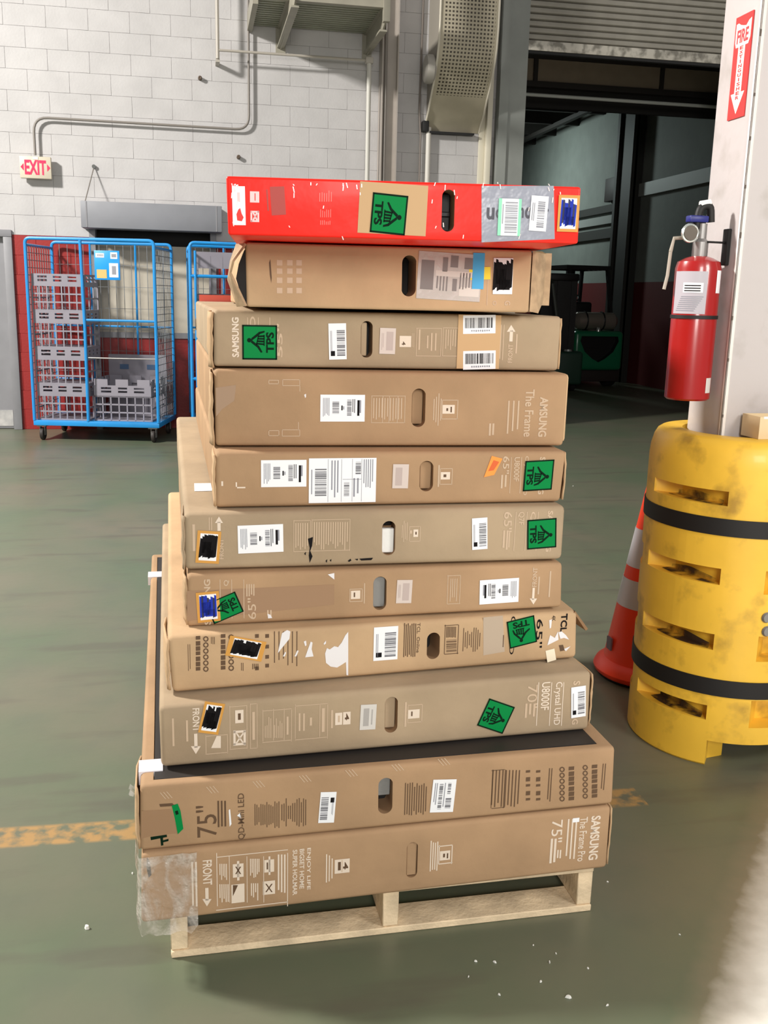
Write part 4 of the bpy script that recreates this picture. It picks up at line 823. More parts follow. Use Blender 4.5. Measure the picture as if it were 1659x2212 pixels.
lo = lf.build('torn_flap', M_torne, b.t); sm = lo.modifiers.new('thick', 'SOLIDIFY'); sm.thickness = .005
lo['label'] = 'crumpled torn flap on the left side'
b.poly(M_dark, [(510, 602), (516, 570), (528, 540), (532, 540), (534, 660), (527, 655), (518, 628)], .0062, 'shade_patch', 'dark patch painted as shade behind the torn left flap')  # thin dark sheet painted in for the unlit hollow of the open side
b.finish(); BX[2] = b
# ---- 1
b = Box('television_carton', 'glossy red carton on top of the stack', (.0638, 2.0241, 1.5858, -4.56, .715, .1165), [(-.0017, .1125), (.7142, .1165), (.7155, .0034), (.0014, 0)], 1.25, M_red, .005, dyaw=None)
b.pocket(954, 410, 982, 501, .09); b.insert(M_black, .05, name='handle_gap'); b.insert(mat('glossy_black', (40, 40, 42), .08, coat=1), .045, 0, .38, 1, .52, 'handle_rib')
pw = mat('print_pink', (250, 196, 196), .4)
o, P, y = b.sticker('care_label', M_lab, 516, 445, 28, 84, 1, 'white upright label with a red mark'); add, rect, text, done = ink_on(o, P, y, 'label_print'); add(M_red, [(.35, .12), (.7, .1), (.85, .2), (.7, .3), (.6, .44), (.45, .4), (.3, .28)]); rect(pw, .4, .6, .6, .84); done()
b.rect(pw, 540, 414, 560, 438); b.frame(pw, 541, 456, 560, 480, 4); b.poly(pw, [(545, 460), (549, 460), (557, 476), (553, 476)]); b.poly(pw, [(553, 460), (557, 460), (549, 476), (545, 476)]); b.rect(M_red, 550, 418, 552, 434, -.0009)
rb_ = mat('print_maroon', (170, 48, 36), .5); b.poly(rb_, [(583, 404), (614, 403), (618, 464), (587, 466)]); b.poly(rb_, [(575, 410), (578, 410), (581, 456), (578, 456)])
pk = mat('print_rose', (246, 110, 100), .35)
b.vl(pk, 690, 410, 720, 436, 6, .25, .3, None); b.vl(pk, 692, 452, 718, 470, 6, .25, .3, None); b.vl(pk, 692, 476, 716, 486, 6, .3, .3, None)
b.poly(mat('patch_tan', (196, 160, 116), .6), [(778, 392), (925, 402), (919, 511), (772, 503)], -.001, 'brown_patch', 'brown paper patch under the green sticker'); b.lay = 5
tps(b, 840, 463, 82, 80, -94, 'pale green square sticker on the brown patch')
gp = mat('grey_panel', (150, 154, 168), .3, coat=.5, bump=.5, bscale=22)
b.poly(gp, [(1040, 402), (1196, 402), (1198, 517), (1040, 524)], -.0004, 'grey_panel', 'shiny grey printed panel')
dk_ = mat('print_slate', (62, 62, 74), .4); b.text(dk_, 'u', 1051, 449, 1068, 475, 0, .03, -.0016); b.text(dk_, 'n', 1122, 449, 1131, 471, 0, .03, -.0016); b.text(dk_, 'o', 1134, 448, 1148, 473, 0, .03, -.0016); b.text(dk_, 'o', 1071, 452, 1082, 472, 0, .03, -.0016); b.text(dk_, '.', 1182, 452, 1185, 458, 0, .03, -.0016)
o, P, y = b.sticker('barcode_label', mat('label_mint', (140, 226, 184), .4), 1100, 470, 49, 80, 0, 'white barcode label with mint green edges'); add, rect, text, done = ink_on(o, P, y, 'barcode'); rect(M_lab, .14, 0, .88, 1); P0 = y; done(); add, rect, text, done = ink_on(o, P, y - .0003, 'barcode'); bars(rect, M_fine, .3, .08, .84, .92, 20); lines(rect, M_fine, .18, .15, .26, .85, 1); done()
o, P, y = b.sticker('barcode_label', M_lab, 1163, 462, 37, 76, -2, 'creased white barcode label'); add, rect, text, done = ink_on(o, P, y, 'barcode'); bars(rect, M_fine, .42, .1, .84, .86, 14); lines(rect, M_fine, .1, .2, .3, .8, 2); done()
scribble(b, 1227, 462, 34, 66, 0, M_blue, True, 'label scribbled over in solid blue', 9, M_navy)
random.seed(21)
gl = mat('painted_glint', (255, 236, 232), .12, coat=1)  # highlight specks painted onto the red carton's shiny front
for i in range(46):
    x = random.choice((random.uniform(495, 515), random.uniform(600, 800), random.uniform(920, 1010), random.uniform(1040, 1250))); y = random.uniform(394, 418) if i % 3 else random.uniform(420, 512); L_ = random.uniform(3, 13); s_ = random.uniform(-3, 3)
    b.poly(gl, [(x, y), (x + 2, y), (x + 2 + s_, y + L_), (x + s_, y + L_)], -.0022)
b.finish(); BX[1] = b
# ================================================================ ROLL CAGES AND CRATES
M_cage = mat('cage_blue', (30, 142, 214), .4, var=.06, coat=.2)
M_wire = mat('wire_grey', (120, 124, 128), .5, metal=.3)
M_wheel = mat('caster_rubber', (48, 42, 40), .6); M_zinc = mat('zinc', (150, 148, 146), .4, metal=.6)
def P3(x, y, z): return Vector((x, y, z))
def cage(label, base, rz, Wd, D, Hh, mid, full=True):
    t = thing('roll_cage', label, 'cage', base, rz, 'blue roll cages along the back wall'); r = .016; zb = .20
    def loop(x0, x1, y, z0, z1, nm='side_frame'):
        MB().tube(arc_path([(x0, y, z0), (x0, y, z1), (x1, y, z1), (x1, y, z0)], .05, 5), r, 8).build(nm, M_cage, t, smooth=True)
    MB().box((-.01, -.01, zb - .05), (Wd + .01, D + .01, zb)).build('base_frame', M_cage, t, bevel=.006)
    loop(0, Wd, 0, zb, Hh, 'front_frame'); loop(0, Wd, D, zb, Hh, 'rear_frame')
    for x in (0, Wd): MB().tube([(x, .016, Hh - .06), (x, D - .016, Hh - .06)], r * .8, 8).build('top_rail', M_cage, t)
    if full:
        MB().tube([(mid, 0, zb), (mid + .008, -.01, zb + .9), (mid - .008, 0, Hh)], r * .95, 8).build('door_post', M_cage, t, smooth=True)
        for z, k in ((1.18, .8), (.82, .4)): MB().tube([(mid, 0, z), (Wd, 0, z)], r * k, 6).build('door_rail', M_cage if k > .5 else M_zinc, t)
    else:
        for z in (1.62, .62): MB().tube([(0, 0, z), (Wd, 0, z)], r, 8).build('door_rail', M_cage, t)
        for z0, z1 in ((1.17, 1.86), (.26, 1.10)): MB().tube(arc_path([(.05, -.012, z1), (.05, -.012, z0), (Wd - .05, -.012, z0), (Wd - .05, -.012, z1)], .08, 5), r * .8, 8).build('door_hoop', M_cage, t, smooth=True)
    for x in (Wd * .32, Wd * .7): MB().tube([(x, D, zb), (x, D, Hh)], r * .7, 6).build('rear_post', M_cage, t)
    for z in (.55, 1.1): MB().tube([(0, D, z), (Wd, D, z)], r * .7, 6).build('rear_rail', M_cage, t)
    wm = MB(); n = 15
    for i in range(1, n): wm.bar((Wd * i / n, D - .012, zb), (Wd * i / n, D - .012, Hh - .02), .005)
    for i in range(1, 8): wm.bar((0, D - .008, zb + (Hh - zb) * i / 8), (Wd, D - .008, zb + (Hh - zb) * i / 8), .004)
    wm.build('wire_mesh', M_wire, t)
    for x in (0, Wd):
        wm = MB()
        for i in range(1, 11): wm.bar((x, D * i / 11, zb), (x, D * i / 11, Hh - .06), .006)
        for i in range(1, 24): wm.bar((x, .0, zb + (Hh - .06 - zb) * i / 24), (x, D, zb + (Hh - .06 - zb) * i / 24), .005)
        wm.build('wire_mesh', M_wire, t)
    for x, y in ((.06, .05), (Wd - .06, .05), (.06, D - .05), (Wd - .06, D - .05)):
        c = MB(); c.box((x - .045, y - .045, zb - .062), (x + .045, y + .045, zb - .05)); c.box((x - .026, y - .02, .05), (x - .02, y + .03, zb - .062)); c.box((x + .02, y - .02, .05), (x + .026, y + .03, zb - .062))
        o = c.build('caster', M_zinc, t)
        MB().lathe([(.02, -.016), (.058, -.016), (.062, -.01), (.062, .01), (.058, .016), (.02, .016)], 18, (x, y, .0625), M=Matrix.Rotation(RAD(90), 3, 'Y')).build('wheel', M_wheel, o, smooth=True)
    return t
A0 = onZ(89, 950); rz1 = math.atan2(-.28, 1.112) + RAD(3)
L0 = onY(75, 905, A0.y - .02); B0 = onZ(352, 915, .2)
Wd1 = math.hypot(B0.x - L0.x, B0.y - L0.y); 
cz = cage('blue roll cage holding grey slotted crates beside the red wall', (L0.x, A0.y - .03, 0), rz1, 1.22, .74, 1.93, .53)
sg = MB().box((.66, -.03, 1.56), (.90, -.018, 1.83)).build('sign_plate', mat('sign_blue', (24, 148, 236), .4), cz, bevel=.003); sg['label'] = 'bright blue plate with white labels'
s_ = MB(); s_.box((.675, -.032, 1.765), (.755, -.031, 1.805)); s_.box((.815, -.032, 1.755), (.88, -.031, 1.815)); s_.box((.80, -.032, 1.585), (.885, -.031, 1.715)); s_.build('white_label', M_lab, sg)
MB().box((.68, -.032, 1.575), (.775, -.031, 1.655)).build('tan_label', mat('tan_label', (206, 178, 110), .5), sg)
s_ = MB()
for i in range(5): s_.box((.69 + i * .012, -.0326, 1.776), (.698 + i * .012, -.032, 1.796))
s_.box((.825, -.0326, 1.61), (.865, -.032, 1.69)); s_.box((.825, -.0326, 1.77), (.87, -.032, 1.80)); s_.build('label_print', M_fine, sg)
M_crate = mat('crate_grey', (140, 136, 146), .55, var=.05)
cmesh = {}
def crate(label, base, rz, wd, dp, hh, tabs=False):
    t = thing('slotted_crate', label, 'crate', base, rz, 'grey slotted crates in the left roll cage')
    key = (wd, dp, hh, tabs)
    if key in cmesh:
        for nm, d in cmesh[key]: o = bpy.data.objects.new(nm, d); C.objects.link(o); o.parent = t
        return t
    parts = []; rim = .115; th = .012
    def wall(nm, a, b_, n, nr=3):
        m = MB(); a = Vector(a); b_ = Vector(b_); d = b_ - a; L_ = d.length; d.normalize()
        zt = hh - rim
        for i in range(n + 1): p = a + d * (L_ * i / n); m.bar(p, p + P3(0, 0, zt), .012, th, up=(0, 1, 0) if abs(d.x) > .5 else (1, 0, 0))
        for k in range(nr + 1): z = zt * k / nr; m.bar(a + P3(0, 0, z + .006), b_ + P3(0, 0, z + .006), th, .014)
        # solid rim with hand slots
        q = [0, .12, .30, .42, .58, .70, .88, 1]
        for i in range(7):
            p0, p1 = a + d * (L_ * q[i]), a + d * (L_ * q[i + 1])
            if i % 2 == 0 or (i == 1 and False):
                m.bar(p0 + P3(0, 0, zt + rim / 2), p1 + P3(0, 0, zt + rim / 2), th, rim)
            else:
                m.bar(p0 + P3(0, 0, zt + .022), p1 + P3(0, 0, zt + .022), th, .044); m.bar(p0 + P3(0, 0, zt + .071), p1 + P3(0, 0, zt + .071), th, .014); m.bar(p0 + P3(0, 0, zt + .106), p1 + P3(0, 0, zt + .106), th, .018)
        if tabs:
            for f in (.02, .38, .76): m.bar(a + d * (L_ * f) + P3(0, 0, hh + .03), a + d * (L_ * (f + .22)) + P3(0, 0, hh + .03), th, .06)
        o = m.build(nm, M_crate, t); parts.append((nm, o.data))
    wall('front_panel', (0, 0, .0), (wd, 0, .0), 7); wall('rear_panel', (0, dp, 0), (wd, dp, 0), 3, 1); wall('side_panel', (0, .01, 0), (0, dp - .01, 0), 3, 2); wall('side_panel', (wd, .01, 0), (wd, dp - .01, 0), 3, 2)
    o = MB().box((.006, .006, 0), (wd - .006, dp - .006, .012)).build('crate_floor', M_crate, t); parts.append(('crate_floor', o.data)); cmesh[key] = parts; return t
Mc = Matrix.Translation(cz.location) @ Matrix.Rotation(rz1, 4, 'Z')
names = ['bottom', 'second', 'third', 'topmost']
for i in range(4):
    p = Mc @ P3(.025, .05, .2015 + i * .3515)
    crate('grey slotted crate in the left cage, ' + ('lowest' if i == 0 else 'second from the floor' if i == 1 else 'third from the floor' if i == 2 else 'topmost') + ' of its stack of four', p, rz1, .50, .45, .35)
crate('grey slotted crate with raised tabs in the right half of the left cage', Mc @ P3(.58, .07, .2015), rz1, .56, .52, .35, True)
t = thing('crate_panel', 'flat solid grey crate panel behind the tabbed crate in the left cage', 'panel', Mc @ P3(.57, .62, .2015), rz1)
MB().box((0, 0, 0), (.6, .03, .62)).build('sheet', M_crate, t, bevel=.01)
for x in (.12, .40): MB().box((x, -.004, .47), (x + .09, .002, .52)).build('hand_slot', mat('slot_blue', (70, 96, 130), .6), t)
C0 = onY(411, 600, 9.95)
cage('blue roll cage half hidden behind the carton stack', (C0.x, 9.95, 0), RAD(2), 1.15, .70, 1.935, .5, False)
t = thing('slotted_crate', 'grey slotted crate high in the cage behind the carton stack', 'crate', (C0.x + .06, 10.02, .2015), RAD(2))
m = MB().box((0, 0, 1.28), (1.0, .012, 1.62))
MB().box((0, .2, 0), (1.0, .52, 1.25)).build('stacked_base', mat('crate_dark', (78, 78, 88), .6), t)
for i in range(9): MB().bar((.02 + i * .12, .2, 1.25), (.02 + i * .12, .2, 1.62), .016).build('rib', M_crate, t)
MB().box((0, .194, 1.5), (1.0, .206, 1.66)).build('rim', M_crate, t)
# ================================================================ FORKLIFT in the dim room
FX, FY = 6.74, 16.52
fk = thing('forklift', 'green forklift parked in the dim room beyond the roll-up door', 'forklift', (FX, FY, 0), RAD(4))
M_fg = mat('forklift_green', (20, 110, 74), .35, coat=.3); M_fk = mat('forklift_black', (16, 16, 16), .5)
bw = .46
m = MB(); m.box((-bw, -.62, .30), (bw, .25, .97)); cw = m.build('counterweight', M_fg, fk, bevel=.07, seg=3)
sh = [(-.34, .88), (.34, .88), (.36, .80), (.27, .62), (.12, .50), (0, .44), (-.12, .50), (-.27, .62), (-.36, .80)]
R_ = Matrix(((1, 0, 0, 0), (0, 0, 1, 0), (0, 1, 0, 0), (0, 0, 0, 1)))
c = MB().prism(sh, -.8, -.5, R_).build('cutter', M_fk); c.location = fk.location; c.rotation_euler = fk.rotation_euler; cw.data.materials.append(M_fk); boolean(cw, [c])
gr = MB()
for i in range(8): gr.box((-.33, -.505, .47 + i * .052), (.33, -.499, .495 + i * .052))
gr.build('radiator_grille', M_fk, fk)
MB().box((-bw - .02, -.5, .10), (bw + .02, 1.5, .30)).build('chassis', mat('chassis_dark', (40, 30, 28), .7), fk, bevel=.02)
MB().box((-bw, .25, .30), (bw, .8, .78)).build('engine_cover', M_fg, fk, bevel=.03)
MB().lathe([(0, -.40), (.08, -.40), (.145, -.34), (.15, -.30), (.15, .30), (.145, .34), (.08, .40), (0, .40)], 20, (0.02, -.34, 1.13), M=Matrix.Rotation(RAD(90), 3, 'Y')).build('gas_cylinder', mat('gas_tank', (150, 140, 130), .35, metal=.5), fk, smooth=True)
for x in (-.2, .12): MB().tube([(x + .02, -.34 + .155 * cos(a), 1.13 + .155 * sin(a)) for a in [2 * pi * k / 16 for k in range(16)]], .014, 6, closed=True).build('tank_strap', M_fk, fk)
for sx in (-1, 1):
    MB().bar((sx * (bw - .05), -.25, .95), (sx * (bw - .10), -.02, 2.02), .05, .07).build('guard_post', M_fk, fk)
    MB().bar((sx * (bw - .05), 1.15, .9), (sx * (bw - .10), .98, 2.02), .05, .07).build('guard_post', M_fk, fk)
rf = MB(); rf.box((-bw + .03, -.05, 2.0), (-bw + .09, 1.02, 2.07)).box((bw - .09, -.05, 2.0), (bw - .03, 1.02, 2.07)).box((-bw + .09, -.05, 2.0), (bw - .09, .03, 2.07)).box((-bw + .09, .94, 2.0), (bw - .09, 1.02, 2.07))
for i in range(5): rf.box((-bw + .09, .14 + i * .17, 2.02), (bw - .09, .18 + i * .17, 2.05))
rf.build('overhead_guard', M_fk, fk)
MB().box((-.24, .28, .95), (.24, .74, 1.06)).build('seat', M_fk, fk, bevel=.04, seg=3)
MB().box((-.22, .18, 1.05), (.22, .30, 1.45)).build('seat_back', M_fk, fk, bevel=.05, seg=3)
MB().tube([(.08, .95, .8), (.06, .80, 1.35), (.05, .78, 1.52)], .02, 8).build('steering_column', M_fk, fk)
MB().tube([(.05 + .17 * cos(a), .78 + .17 * sin(a) * .8, 1.54 + .08 * sin(a)) for a in [2 * pi * k / 18 for k in range(18)]], .015, 6, closed=True).build('steering_wheel', M_fk, fk)
for sx in (-1, 1):
    MB().box((sx * .34 - .06, 1.35, .1), (sx * .34 + .06, 1.5, 2.05)).build('mast_rail', M_fk, fk)
    MB().box((sx * .25 - .05, 1.56, .03), (sx * .25 + .05, 2.4, .07)).build('fork', M_fk, fk)
    for y in (-.22, 1.1):
        w_ = MB().lathe([(.10, -.09), (.22, -.09), (.25, -.06), (.25, .06), (.22, .09), (.10, .09), (.10, -.09)], 20, (sx * (bw - .06), y, .25), M=Matrix.Rotation(RAD(90), 3, 'Y')).build('wheel', mat('tyre', (28, 26, 26), .8), fk, smooth=True)
MB().lathe([(0, 0), (.035, 0), (.035, .05), (.02, .07), (0, .072)], 12, (-.02, -.58, .96)).build('beacon', mat('chrome', (220, 226, 222), .2, metal=.7), fk, smooth=True)
# second machine close to the left
f2 = thing('pallet_jack', 'black upright machine with a green foot left of the forklift', 'machine', (5.9, 15.2, 0), RAD(-4))
MB().box((-.30, -.1, .12), (.28, .55, .66)).build('motor_housing', mat('dull_green', (34, 66, 52), .5), f2, bevel=.05, seg=3)
for x in (-.28, -.02, .22): MB().box((x - .05, .42, .66), (x + .05, .54, 1.86)).build('mast_rail', M_fk, f2)
MB().box((-.33, .40, 1.78), (.29, .56, 1.90)).build('mast_crosshead', M_fk, f2, bevel=.02)
MB().box((-.30, .44, .64), (.26, .52, 1.8)).build('back_shield', mat('shield_black', (22, 22, 22), .4), f2)
MB().tube([(-.18, .40, 1.78), (-.22, .2, 1.72), (-.14, .12, 1.2), (-.2, .2, .66)], .03, 8).build('hydraulic_hose', mat('hose_grey', (78, 84, 78), .4), f2, smooth=True)
MB().lathe([(0, 0), (.07, 0), (.06, .03), (0, .035)], 14, (.05, .02, .66)).build('round_cap', MATS['chrome'], f2, smooth=True)
for x in (-.24, .2): MB().lathe([(.02, -.05), (.1, -.05), (.12, -.03), (.12, .03), (.1, .05), (.02, .05)], 16, (x, .2, .12), M=Matrix.Rotation(RAD(90), 3, 'Y')).build('wheel', MATS['tyre'], f2, smooth=True)
# ================================================================ COLUMN, SIGN, EXTINGUISHER
CX, CY0, CY1 = 1.635, 2.822, 3.045
M_col = mat('column_paint', (198, 192, 191), .5, var=.03, scale=9, bump=.12, bscale=30, rgb2=(180, 174, 170), thr=(.55, .75))
col_ = thing('column', 'white painted square column rising through the yellow protector', 'column', (CX + .115, (CY0 + CY1) / 2, 0))
MB().box((-.115, -.1115, .0), (.155, .1115, 6)).build('shaft', M_col, col_, bevel=.006, seg=2)
cb = MB(); cb.box((-.1175, -.1145, 0), (-.102, -.108, 6)); cb.box((-.1175, -.1145, 0), (-.1120, -.098, 6)); cb.build('corner_bead', mat('bead_white', (236, 230, 224), .45, var=.05, scale=20), col_, bevel=.002, seg=1)
random.seed(4); ch = MB()
for i in range(10): z = 1.15 + i * .16 + random.uniform(-.05, .05); ch.box((-.1182, -.1149, z), (-.113, -.1145, z + random.uniform(.008, .02)))
ch.build('paint_chip', mat('chip_dark', (96, 86, 78), .8), col_)
MB().box((-.120, .005, 1.60), (-.115, .07, 1.74)).build('wall_bracket_shadow_gap', M_black, col_) if False else None
# fire sign
q = [onX(*p, CX - .001) for p in ((1594, 40), (1631, 20), (1608, 250), (1571, 262))]
sy1 = (q[0].y + q[3].y) / 2; sy0 = (q[1].y + q[2].y) / 2; sz1 = (q[0].z + q[1].z) / 2; sz0 = (q[2].z + q[3].z) / 2
fs_ = thing('fire_sign', 'tall red sign with a white arrow pointing down to the extinguisher', 'sign', (CX - .001, (sy0 + sy1) / 2, sz0))
sw = sy1 - sy0; shh = sz1 - sz0
MB().box((-.003, -sw / 2, 0), (0, sw / 2, shh)).build('plate', mat('sign_red', (222, 50, 48), .4), fs_)
def SG(u, v, x=-.0036): return (x, sw / 2 - u * sw, v * shh)
ar = MB(); ar.add([SG(*p) for p in ((.14, .70), (.30, .70), (.30, .25), (.10, .25), (.5, .04), (.90, .25), (.70, .25), (.70, .70), (.86, .70), (.95, .76), (.95, .94), (.80, .925), (.66, .885), (.5, .895), (.34, .91), (.2, .935), (.07, .93), (.07, .75))], [tuple(range(18))])
ar.build('arrow', mat('sign_cream', (250, 244, 226), .45), fs_)
tx = MB(); vs, fcs = text_geo('FIRE', .03); tx.add([SG(.5 + x * .66, .80 + y * .13, -.0042) for x, y in vs], fcs)
wd_ = 'EXTINGUISHER'
for i, chh in enumerate(wd_):
    vs, fcs = text_geo(chh, .03); tx.add([SG(.5 + x * (.06 if chh == 'I' else .2), .685 - i * .044 + y * .034, -.0042) for x, y in vs], fcs)
tx.build('lettering', mat('sign_red_ink', (206, 60, 70), .5), fs_)
# extinguisher
EX = CX - .088; ey = (onX(1466, 570, EX).y + onX(1556, 575, EX).y) / 2; ez0 = onX(1500, 866, EX).z; ez1 = onX(1510, 566, EX).z
er = .070; eh = ez1 - ez0
fe = thing('fire_extinguisher', 'red fire extinguisher hanging on the white column above the yellow protector', 'extinguisher', (EX, ey, ez0))
M_er = mat('extinguisher_red', (164, 20, 20), .28, coat=.5)
MB().lathe([(0, .004), (er * .9, 0), (er, .006), (er, eh - .02), (er * .92, eh), (er * .6, eh + .012), (.022, eh + .018), (0, eh + .018)], 32).build('cylinder', M_er, fe, smooth=True)
def wrap(nm, m, a0, a1, z0, z1, r, lb=None):
    g = MB(); n = 14
    for k in range(n + 1):
        a = RAD(a0 + (a1 - a0) * k / n); g.v += [(r * cos(a), r * sin(a), z0), (r * cos(a), r * sin(a), z1)]
    for k in range(n): g.f.append((2 * k, 2 * k + 2, 2 * k + 3, 2 * k + 1)); g.m.append(0)
    o = g.build(nm, m, fe, smooth=True)
    if lb: o['label'] = lb
    return o
M_el = mat('extinguisher_label', (186, 182, 190), .4)
wrap('instruction_label', M_el, 178, 268, eh * .63, eh * .93, er + .0008, 'grey white instruction label')
wrap('inspection_label', M_lab, 208, 258, eh * .78, eh * .85, er + .0016, 'small white inspection label')
for i in range(3): wrap('printed_lettering', M_inkk, 212, 252, eh * (.79 + .018 * i), eh * (.797 + .018 * i), er + .0022)
for i in range(8): wrap('printed_lettering', M_fine, 190 + i * 2, 240 + i * 3, eh * (.65 + .014 * i), eh * (.655 + .014 * i), er + .0014)
wrap('side_label', M_lab, 296, 318, eh * .78, eh * .94, er + .0008); wrap('side_label', mat('label_tag', (214, 210, 204), .5), 292, 316, eh * .06, eh * .17, er + .0008)
st = MB(); st.lathe([(er + .0005, eh * .595), (er + .003, eh * .595), (er + .003, eh * .62), (er + .0005, eh * .62)], 32); st.build('strap', M_black, fe, smooth=True)
M_chrome = mat('chrome', (220, 226, 222), .2, metal=.7)
MB().lathe([(.024, eh + .016), (.024, eh + .06), (.016, eh + .07), (.016, eh + .115), (0, eh + .115)], 16).build('valve', M_zinc, fe, smooth=True)
MB().tube([(-.045 + .024 * cos(a), -.012, eh + .085 + .024 * sin(a)) for a in [2 * pi * k / 20 for k in range(20)]], .0055, 8, closed=True).build('gauge_ring', M_chrome, fe, smooth=True)
MB().lathe([(0, 0), (.022, 0), (.022, .016), (0, .016)], 18, (-.045, -.004, eh + .085), M=Matrix.Rotation(RAD(90), 3, 'X')).build('gauge_face', mat('gauge_dark', (88, 78, 66), .4), fe, smooth=True)
MB().box((-.05, -.018, eh + .118), (.012, .016, eh + .138)).build('lower_lever', mat('lever_blue', (28, 36, 120), .4), fe, bevel=.004)
MB().tube(arc_path([(-.02, 0, eh + .10), (-.012, 0, eh + .165), (.022, 0, eh + .172), (.028, 0, eh + .12)], .018, 4), .012, 10).build('carrying_handle', M_black, fe, smooth=True)
MB().tube([(-.012, 0, eh + .172), (.02, 0, eh + .178)], .011, 10).build('handle_cap', mat('cap_white', (232, 232, 230), .4), fe, smooth=True)
MB().tube([(-er - .018, .02, eh + .03), (-er - .022, .02, eh * .9), (-er - .03, .02, eh * .80)], .0055, 8).build('hose', mat('hose_steel', (170, 160, 146), .4), fe, smooth=True)
MB().tube([(-.016, .01, eh + .075), (-er - .01, .02, eh + .07), (-er - .018, .02, eh + .03)], .006, 8).build('hose', MATS['hose_steel'], fe, smooth=True)
q = onX(1570, 538, CX - .004)
bk = MB(); bk.box((.0735, q.y - ey - .016, q.z - ez0 - .05), (.087, q.y - ey + .014, q.z - ez0 + .06)); bk.bar((.08, q.y - ey, eh + .06), (.01, -.02, eh + .06), .012, .006); bk.build('hanging_bracket', M_black, fe, bevel=.002, seg=1)
# ================================================================ COLUMN PROTECTOR, CONE, SMALL CARTON
PCX, PCY, PR, PH = 1.785, 2.92, .305, 1.07
cp = thing('column_protector', 'yellow barrel-shaped column protector with two black straps', 'protector', (PCX, PCY, 0))
M_yl = mat('protector_yellow', (246, 197, 64), .45, var=.06, scale=7, coat=.1, bump=.05, bscale=30)
def dirt(m):
    nt = m.node_tree; L = nt.links; b = nt.nodes['Principled BSDF']; src = b.inputs['Base Color'].links[0].from_socket
    g = nt.nodes.new('ShaderNodeNewGeometry'); n = nt.nodes.new('ShaderNodeTexNoise'); n.inputs['Scale'].default_value = 11; n.inputs['Detail'].default_value = 7; L.new(g.outputs['Position'], n.inputs['Vector'])
    r = nt.nodes.new('ShaderNodeMapRange'); r.inputs[1].default_value = .54; r.inputs[2].default_value = .76; r.inputs[4].default_value = .6; L.new(n.outputs[0], r.inputs[0])
    mx = nt.nodes.new('ShaderNodeMix'); mx.data_type = 'RGBA'; L.new(r.outputs[0], mx.inputs[0]); L.new(src, mx.inputs[6]); mx.inputs[7].default_value = srgb(120, 84, 36); L.new(mx.outputs[2], b.inputs['Base Color'])
dirt(M_yl)
prof = [(.205, .0), (.300, 0), (PR, .006), (PR, .985), (.302, 1.012), (.294, 1.043), (.284, 1.062), (.272, PH), (.205, PH), (.205, 0)]
shl = MB(); shl.lathe(prof, 72); body = shl.build('shell', M_yl, cp, smooth=True)
cut = []
def wedge(a0, a1, z0, z1, depth=.075):
    # outer opening the full angular width; sides taper inwards so that the floor slopes like a moulded pocket
    m = MB(); n = 10; R0, R1 = PR - depth, PR + .05
    vs = []
    for k in range(n + 1):
        f = k / n; a = RAD(a0 + (a1 - a0) * f); r0 = R0 + (.062 * (1 - min(1, f / .18)) if f < .18 else .03 * max(0, (f - .5)) / .5)
        for r, z in ((r0, z0 + .0), (R1, z0), (R1, z1), (r0, z1)): vs.append((r * cos(a), r * sin(a), z))
    fs2 = [(0, 1, 2, 3), tuple(4 * n + k for k in (3, 2, 1, 0))]
    for k in range(n):
        for j in range(4): fs2.append((4 * k + j, 4 * (k + 1) + j, 4 * (k + 1) + (j + 1) % 4, 4 * k + (j + 1) % 4))
    m.add(vs, fs2); o = m.build('cutter', M_yl); o.location = cp.location; cut.append(o)
for z0, z1 in ((.866, .912), (.613, .666), (.397, .450), (.158, .208)): wedge(177, 232.5, z0, z1); wedge(42, 97, z0, z1)
for z0, z1 in ((.595, .670), (.373, .457), (.147, .241)): wedge(257.5, 313, z0, z1); wedge(122, 165, z0, z1)
wedge(234.3, 330, -.02, .088, .12)
boolean(body, cut)
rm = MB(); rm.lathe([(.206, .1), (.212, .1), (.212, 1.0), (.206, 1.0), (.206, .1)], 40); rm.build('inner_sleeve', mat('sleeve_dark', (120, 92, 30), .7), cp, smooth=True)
for z0, z1 in ((.772, .826), (.246, .302)):
    MB().lathe([(PR + .0005, z0), (PR + .004, z0), (PR + .004, z1), (PR + .0005, z1)], 72).build('strap', mat('strap_black', (22, 20, 20), .6), cp, smooth=True)
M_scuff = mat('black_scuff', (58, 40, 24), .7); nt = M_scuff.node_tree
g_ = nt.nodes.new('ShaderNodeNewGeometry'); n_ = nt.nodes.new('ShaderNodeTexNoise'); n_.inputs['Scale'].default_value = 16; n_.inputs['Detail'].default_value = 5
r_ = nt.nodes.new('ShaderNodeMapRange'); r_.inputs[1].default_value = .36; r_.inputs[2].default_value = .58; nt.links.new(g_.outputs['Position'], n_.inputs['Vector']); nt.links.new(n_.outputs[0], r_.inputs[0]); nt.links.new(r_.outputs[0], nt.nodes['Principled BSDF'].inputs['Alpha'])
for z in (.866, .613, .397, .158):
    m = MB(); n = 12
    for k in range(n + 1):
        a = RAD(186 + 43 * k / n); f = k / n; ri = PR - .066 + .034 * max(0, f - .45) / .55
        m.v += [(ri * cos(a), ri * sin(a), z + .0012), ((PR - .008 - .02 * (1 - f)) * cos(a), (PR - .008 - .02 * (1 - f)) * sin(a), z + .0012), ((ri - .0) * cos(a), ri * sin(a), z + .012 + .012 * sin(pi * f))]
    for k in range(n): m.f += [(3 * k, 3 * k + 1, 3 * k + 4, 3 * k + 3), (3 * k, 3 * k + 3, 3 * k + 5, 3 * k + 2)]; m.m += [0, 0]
    o = m.build('scuff_mark', M_scuff, cp); o['label'] = 'dark scuff inside a slot'
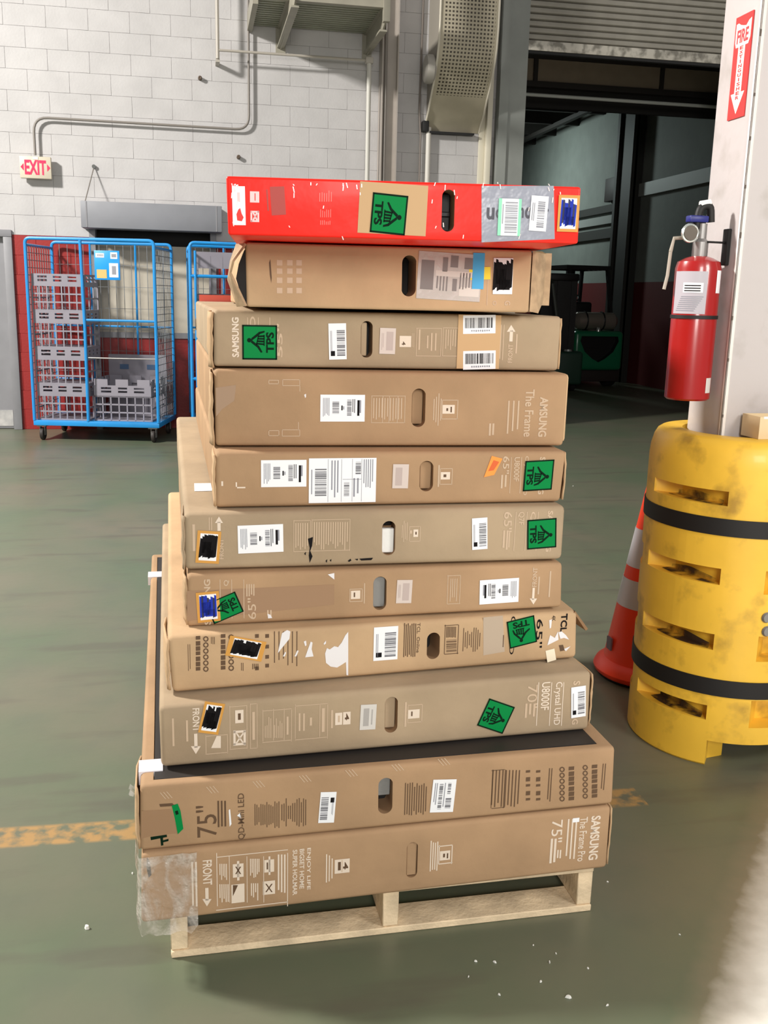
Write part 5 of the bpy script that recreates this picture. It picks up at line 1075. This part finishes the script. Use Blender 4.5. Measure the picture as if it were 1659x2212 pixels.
for a, z in ((-99, .52), (-98, .475)): MB().lathe([(0, 0), (.018, 0), (.014, .006), (0, .007)], 12, (PR * cos(RAD(a)), PR * sin(RAD(a)), z), M=Matrix.Rotation(RAD(90), 3, 'X')).build('fastener', M_zinc, cp, smooth=True)
cn = thing('traffic_cone', 'orange traffic cone with two reflective bands behind the yellow protector', 'cone', (1.762, 3.445, 0))
M_or = mat('cone_orange', (255, 66, 26), .4, var=.03)
def cr(z): return .165 - .135 * (z - .075) / .83
MB().lathe([(0, .012), (.19, .012), (.20, .02), (.205, .035), (.195, .055), (.175, .07), (cr(.075), .075), (cr(.905), .905), (.018, .91), (0, .91)], 40).build('body', M_or, cn, smooth=True)
MB().lathe([(0, 0), (.185, 0), (.19, .012), (0, .012)], 40).build('rubber_base', M_black, cn)
for z0, z1, nm in ((.30, .41, 'reflective_band'), (.46, .61, 'reflective_band')): MB().lathe([(cr(z0) + .001, z0), (cr(z0) + .002, z0), (cr(z1) + .002, z1), (cr(z1) + .001, z1)], 40).build(nm, mat('reflective', (206, 202, 206), .35, metal=.2), cn, smooth=True)
p = onX(1309, 1432, 1.652 - .15)
MB().box((-.165, -.022, .115), (-.158, .018, .165)).build('maker_mark', mat('mark_grey', (110, 90, 100), .5), cn)
bx = onY(1604, 955, 2.79)
sc = thing('small_carton', 'small open beige carton on top of the yellow protector', 'box', (bx.x + .07, 2.755, PH + .0005))
zc = onY(1640, 900, 2.72).z - PH
M_bg = mat('beige_board', (222, 200, 160), .6, var=.04)
for a, b_ in (((-.07, -.05, 0), (.07, -.046, zc)), ((-.07, .046, 0), (.07, .05, zc)), ((-.07, -.046, 0), (-.066, .046, zc)), ((.066, -.046, 0), (.07, .046, zc))): MB().box(a, b_).build('side_panel', M_bg, sc)
MB().box((-.066, -.046, 0), (.066, .046, .003)).build('bottom_panel', M_bg, sc)
MB().box((-.058, -.0505, zc - .006), (.07, -.0455, zc + .001)).build('white_edge', mat('edge_white', (244, 242, 238), .5), sc)
# scraps of packing foam on the floor
M_sc = mat('scrap_white', (232, 232, 226), .5)
random.seed(31); meshes = []
for k in range(4):
    m = MB(); n = 7; ang = [2 * pi * i / n for i in range(n)]; rr = [random.uniform(.6, 1.1) for _ in ang]
    m.v = [(r * cos(a) * .006, r * sin(a) * .0032, 0) for r, a in zip(rr, ang)] + [(r * cos(a) * .004, r * sin(a) * .0022, .004) for r, a in zip(rr, ang)]
    m.f = [tuple(range(n))[::-1], tuple(range(n, 2 * n))] + [(i, (i + 1) % n, n + (i + 1) % n, n + i) for i in range(n)]; m.m = [0] * len(m.f)
    o = m.build('foam_scrap', M_sc); meshes.append(o.data); bpy.data.objects.remove(o)
for i, (px, py, s_) in enumerate(((1027, 2077, 1.2), (1069, 2079, 1.2), (1187, 2079, 1.1), (1168, 2121, 1.1), (1078, 2149, 1.1), (1228, 2155, 1.8), (1312, 2172, 1), (1270, 2092, .9), (1312, 1905, .9), (1201, 2060, .8), (1012, 2110, .8), (188, 2005, 2.4), (286, 1887, 1.1), (1238, 1050, 1.5), (1468, 2019, .7), (1152, 2042, .7))):
    o = bpy.data.objects.new('foam_scrap', meshes[i % 4]); C.objects.link(o); o.location = onZ(px, py, .0004); o.rotation_euler = (0, 0, random.uniform(0, 3)); o.scale = (s_ * .75,) * 3
    tag(o, 'tiny white scrap of packing foam lying on the floor', 'scrap', 'foam scraps on the floor')
